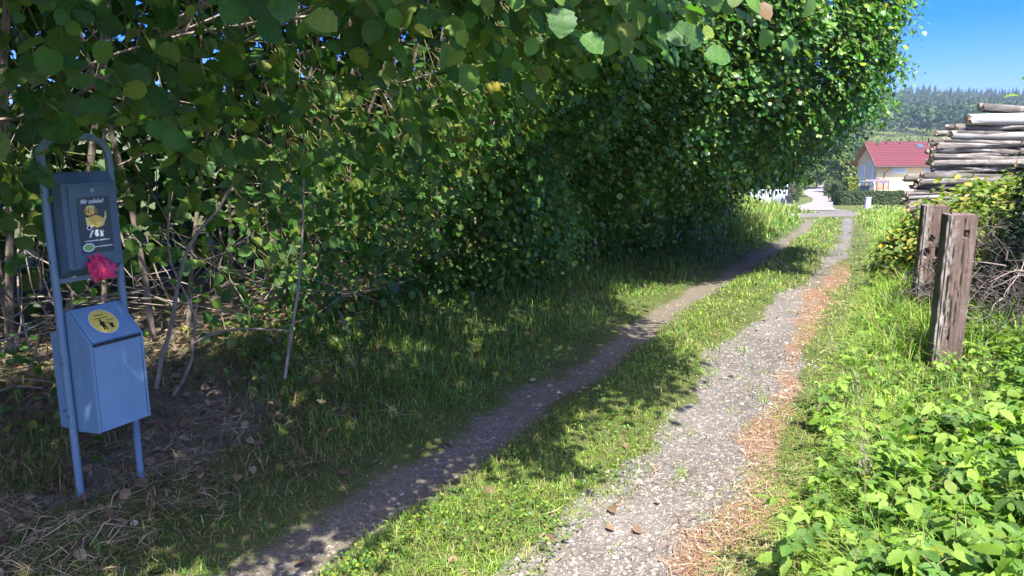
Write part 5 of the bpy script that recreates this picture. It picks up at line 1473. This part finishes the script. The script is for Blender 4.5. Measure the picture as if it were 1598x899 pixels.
# ---------------------------------------------------------------- forested hill
def forest():
    n = 5200
    t = rng.uniform(330, 760, n); a = np.radians(rng.uniform(5, 44, n)); x = t * np.tan(a) * .98; y = t
    z = gz(x, y); kind = (fnoise(x, y, 70, 3) + rng.normal(0, .07, n)) + (y - 330) / 900 > .78
    for cond, name, lab in ((kind, 'conifer_forest', 'dark spruce forest along the hilltop skyline'), (~kind, 'broadleaf_forest', 'paler broadleaf wood on the lower slope of the far hill')):
        X, Y, Z = x[cond], y[cond], z[cond]; n = len(X)
        if name == 'conifer_forest':
            V = []; F = []; H = rng.uniform(10, 17, n); W = H * rng.uniform(.15, .26, n); lay = 5; seg = 6
            tv = []; tf = []
            for l in range(lay):
                zb = .12 + .8 * l / lay; zt = min(1, zb + .34); rb = (1 - l / lay) ** .85
                b = len(tv); tv += [(math.cos(k * 2 * math.pi / seg + l) * rb * (1.0 if k % 2 else .7), math.sin(k * 2 * math.pi / seg + l) * rb * (1.0 if k % 2 else .7), zb) for k in range(seg)] + [(0, 0, zt)]
                tf += [(b + k, b + (k + 1) % seg, b + seg) for k in range(seg)]
            tv = np.array(tv); tf = np.array(tf); th = rng.uniform(0, 6.28, n); c, s = np.cos(th)[:, None], np.sin(th)[:, None]
            jit = rng.uniform(.8, 1.2, (n, len(tv)))
            V = np.stack([X[:, None] + (tv[None, :, 0] * c - tv[None, :, 1] * s) * W[:, None] * jit, Y[:, None] + (tv[None, :, 0] * s + tv[None, :, 1] * c) * W[:, None] * jit, Z[:, None] + tv[None, :, 2] * H[:, None]], -1).reshape(-1, 3)
            F = (tf[None] + (np.arange(n) * len(tv))[:, None, None]).reshape(-1, 3)
            col = np.repeat(mixc(n, [np.array([.014, .036, .018]), np.array([.02, .046, .02]), np.array([.032, .06, .022])], [.5, .35, .15]), len(tv), axis=0)
            o = np_obj(name, V, F, M_FARLEAF, col=col)
        else:
            k = 20; H = rng.uniform(8, 15, n); d = norm(rng.normal(0, 1, (n * k, 3))); H_ = np.repeat(H, k)
            P = np.stack([np.repeat(X, k), np.repeat(Y, k), np.repeat(Z, k) + H_ * .55], 1) + d * np.stack([H_ * .36, H_ * .36, H_ * .42], 1) * rng.uniform(.55, 1, (n * k, 1))
            o = leaves_obj(name, P, norm(rng.normal(0, 1, (n * k, 3))), norm(d + [0, 0, .6] + rng.normal(0, .3, (n * k, 3))), H_ * .155 * rng.uniform(.6, 1.3, n * k),
                           np.repeat(mixc(n, [np.array([.026, .055, .016]), np.array([.04, .075, .02]), np.array([.06, .095, .026])], [.4, .4, .2]), k, axis=0), T_FAR, M_FARLEAF, None, 1.3)
        tag(o, lab, 'forest', kind='stuff')
forest()

# ---------------------------------------------------------------- haze
def haze():
    m = bpy.data.materials.new('haze'); m.use_nodes = True; t = m.node_tree; t.nodes.clear()
    out = t.nodes.new('ShaderNodeOutputMaterial'); v = t.nodes.new('ShaderNodeVolumePrincipled')
    v.inputs['Density'].default_value = .0003; v.inputs['Color'].default_value = (.66, .82, 1.0, 1); v.inputs['Anisotropy'].default_value = .2
    t.links.new(v.outputs[0], out.inputs['Volume'])
    o = MB().box((200, 900, 20), (5600, 7200, 90)).build('haze', m); o['kind'] = 'stuff'
haze()
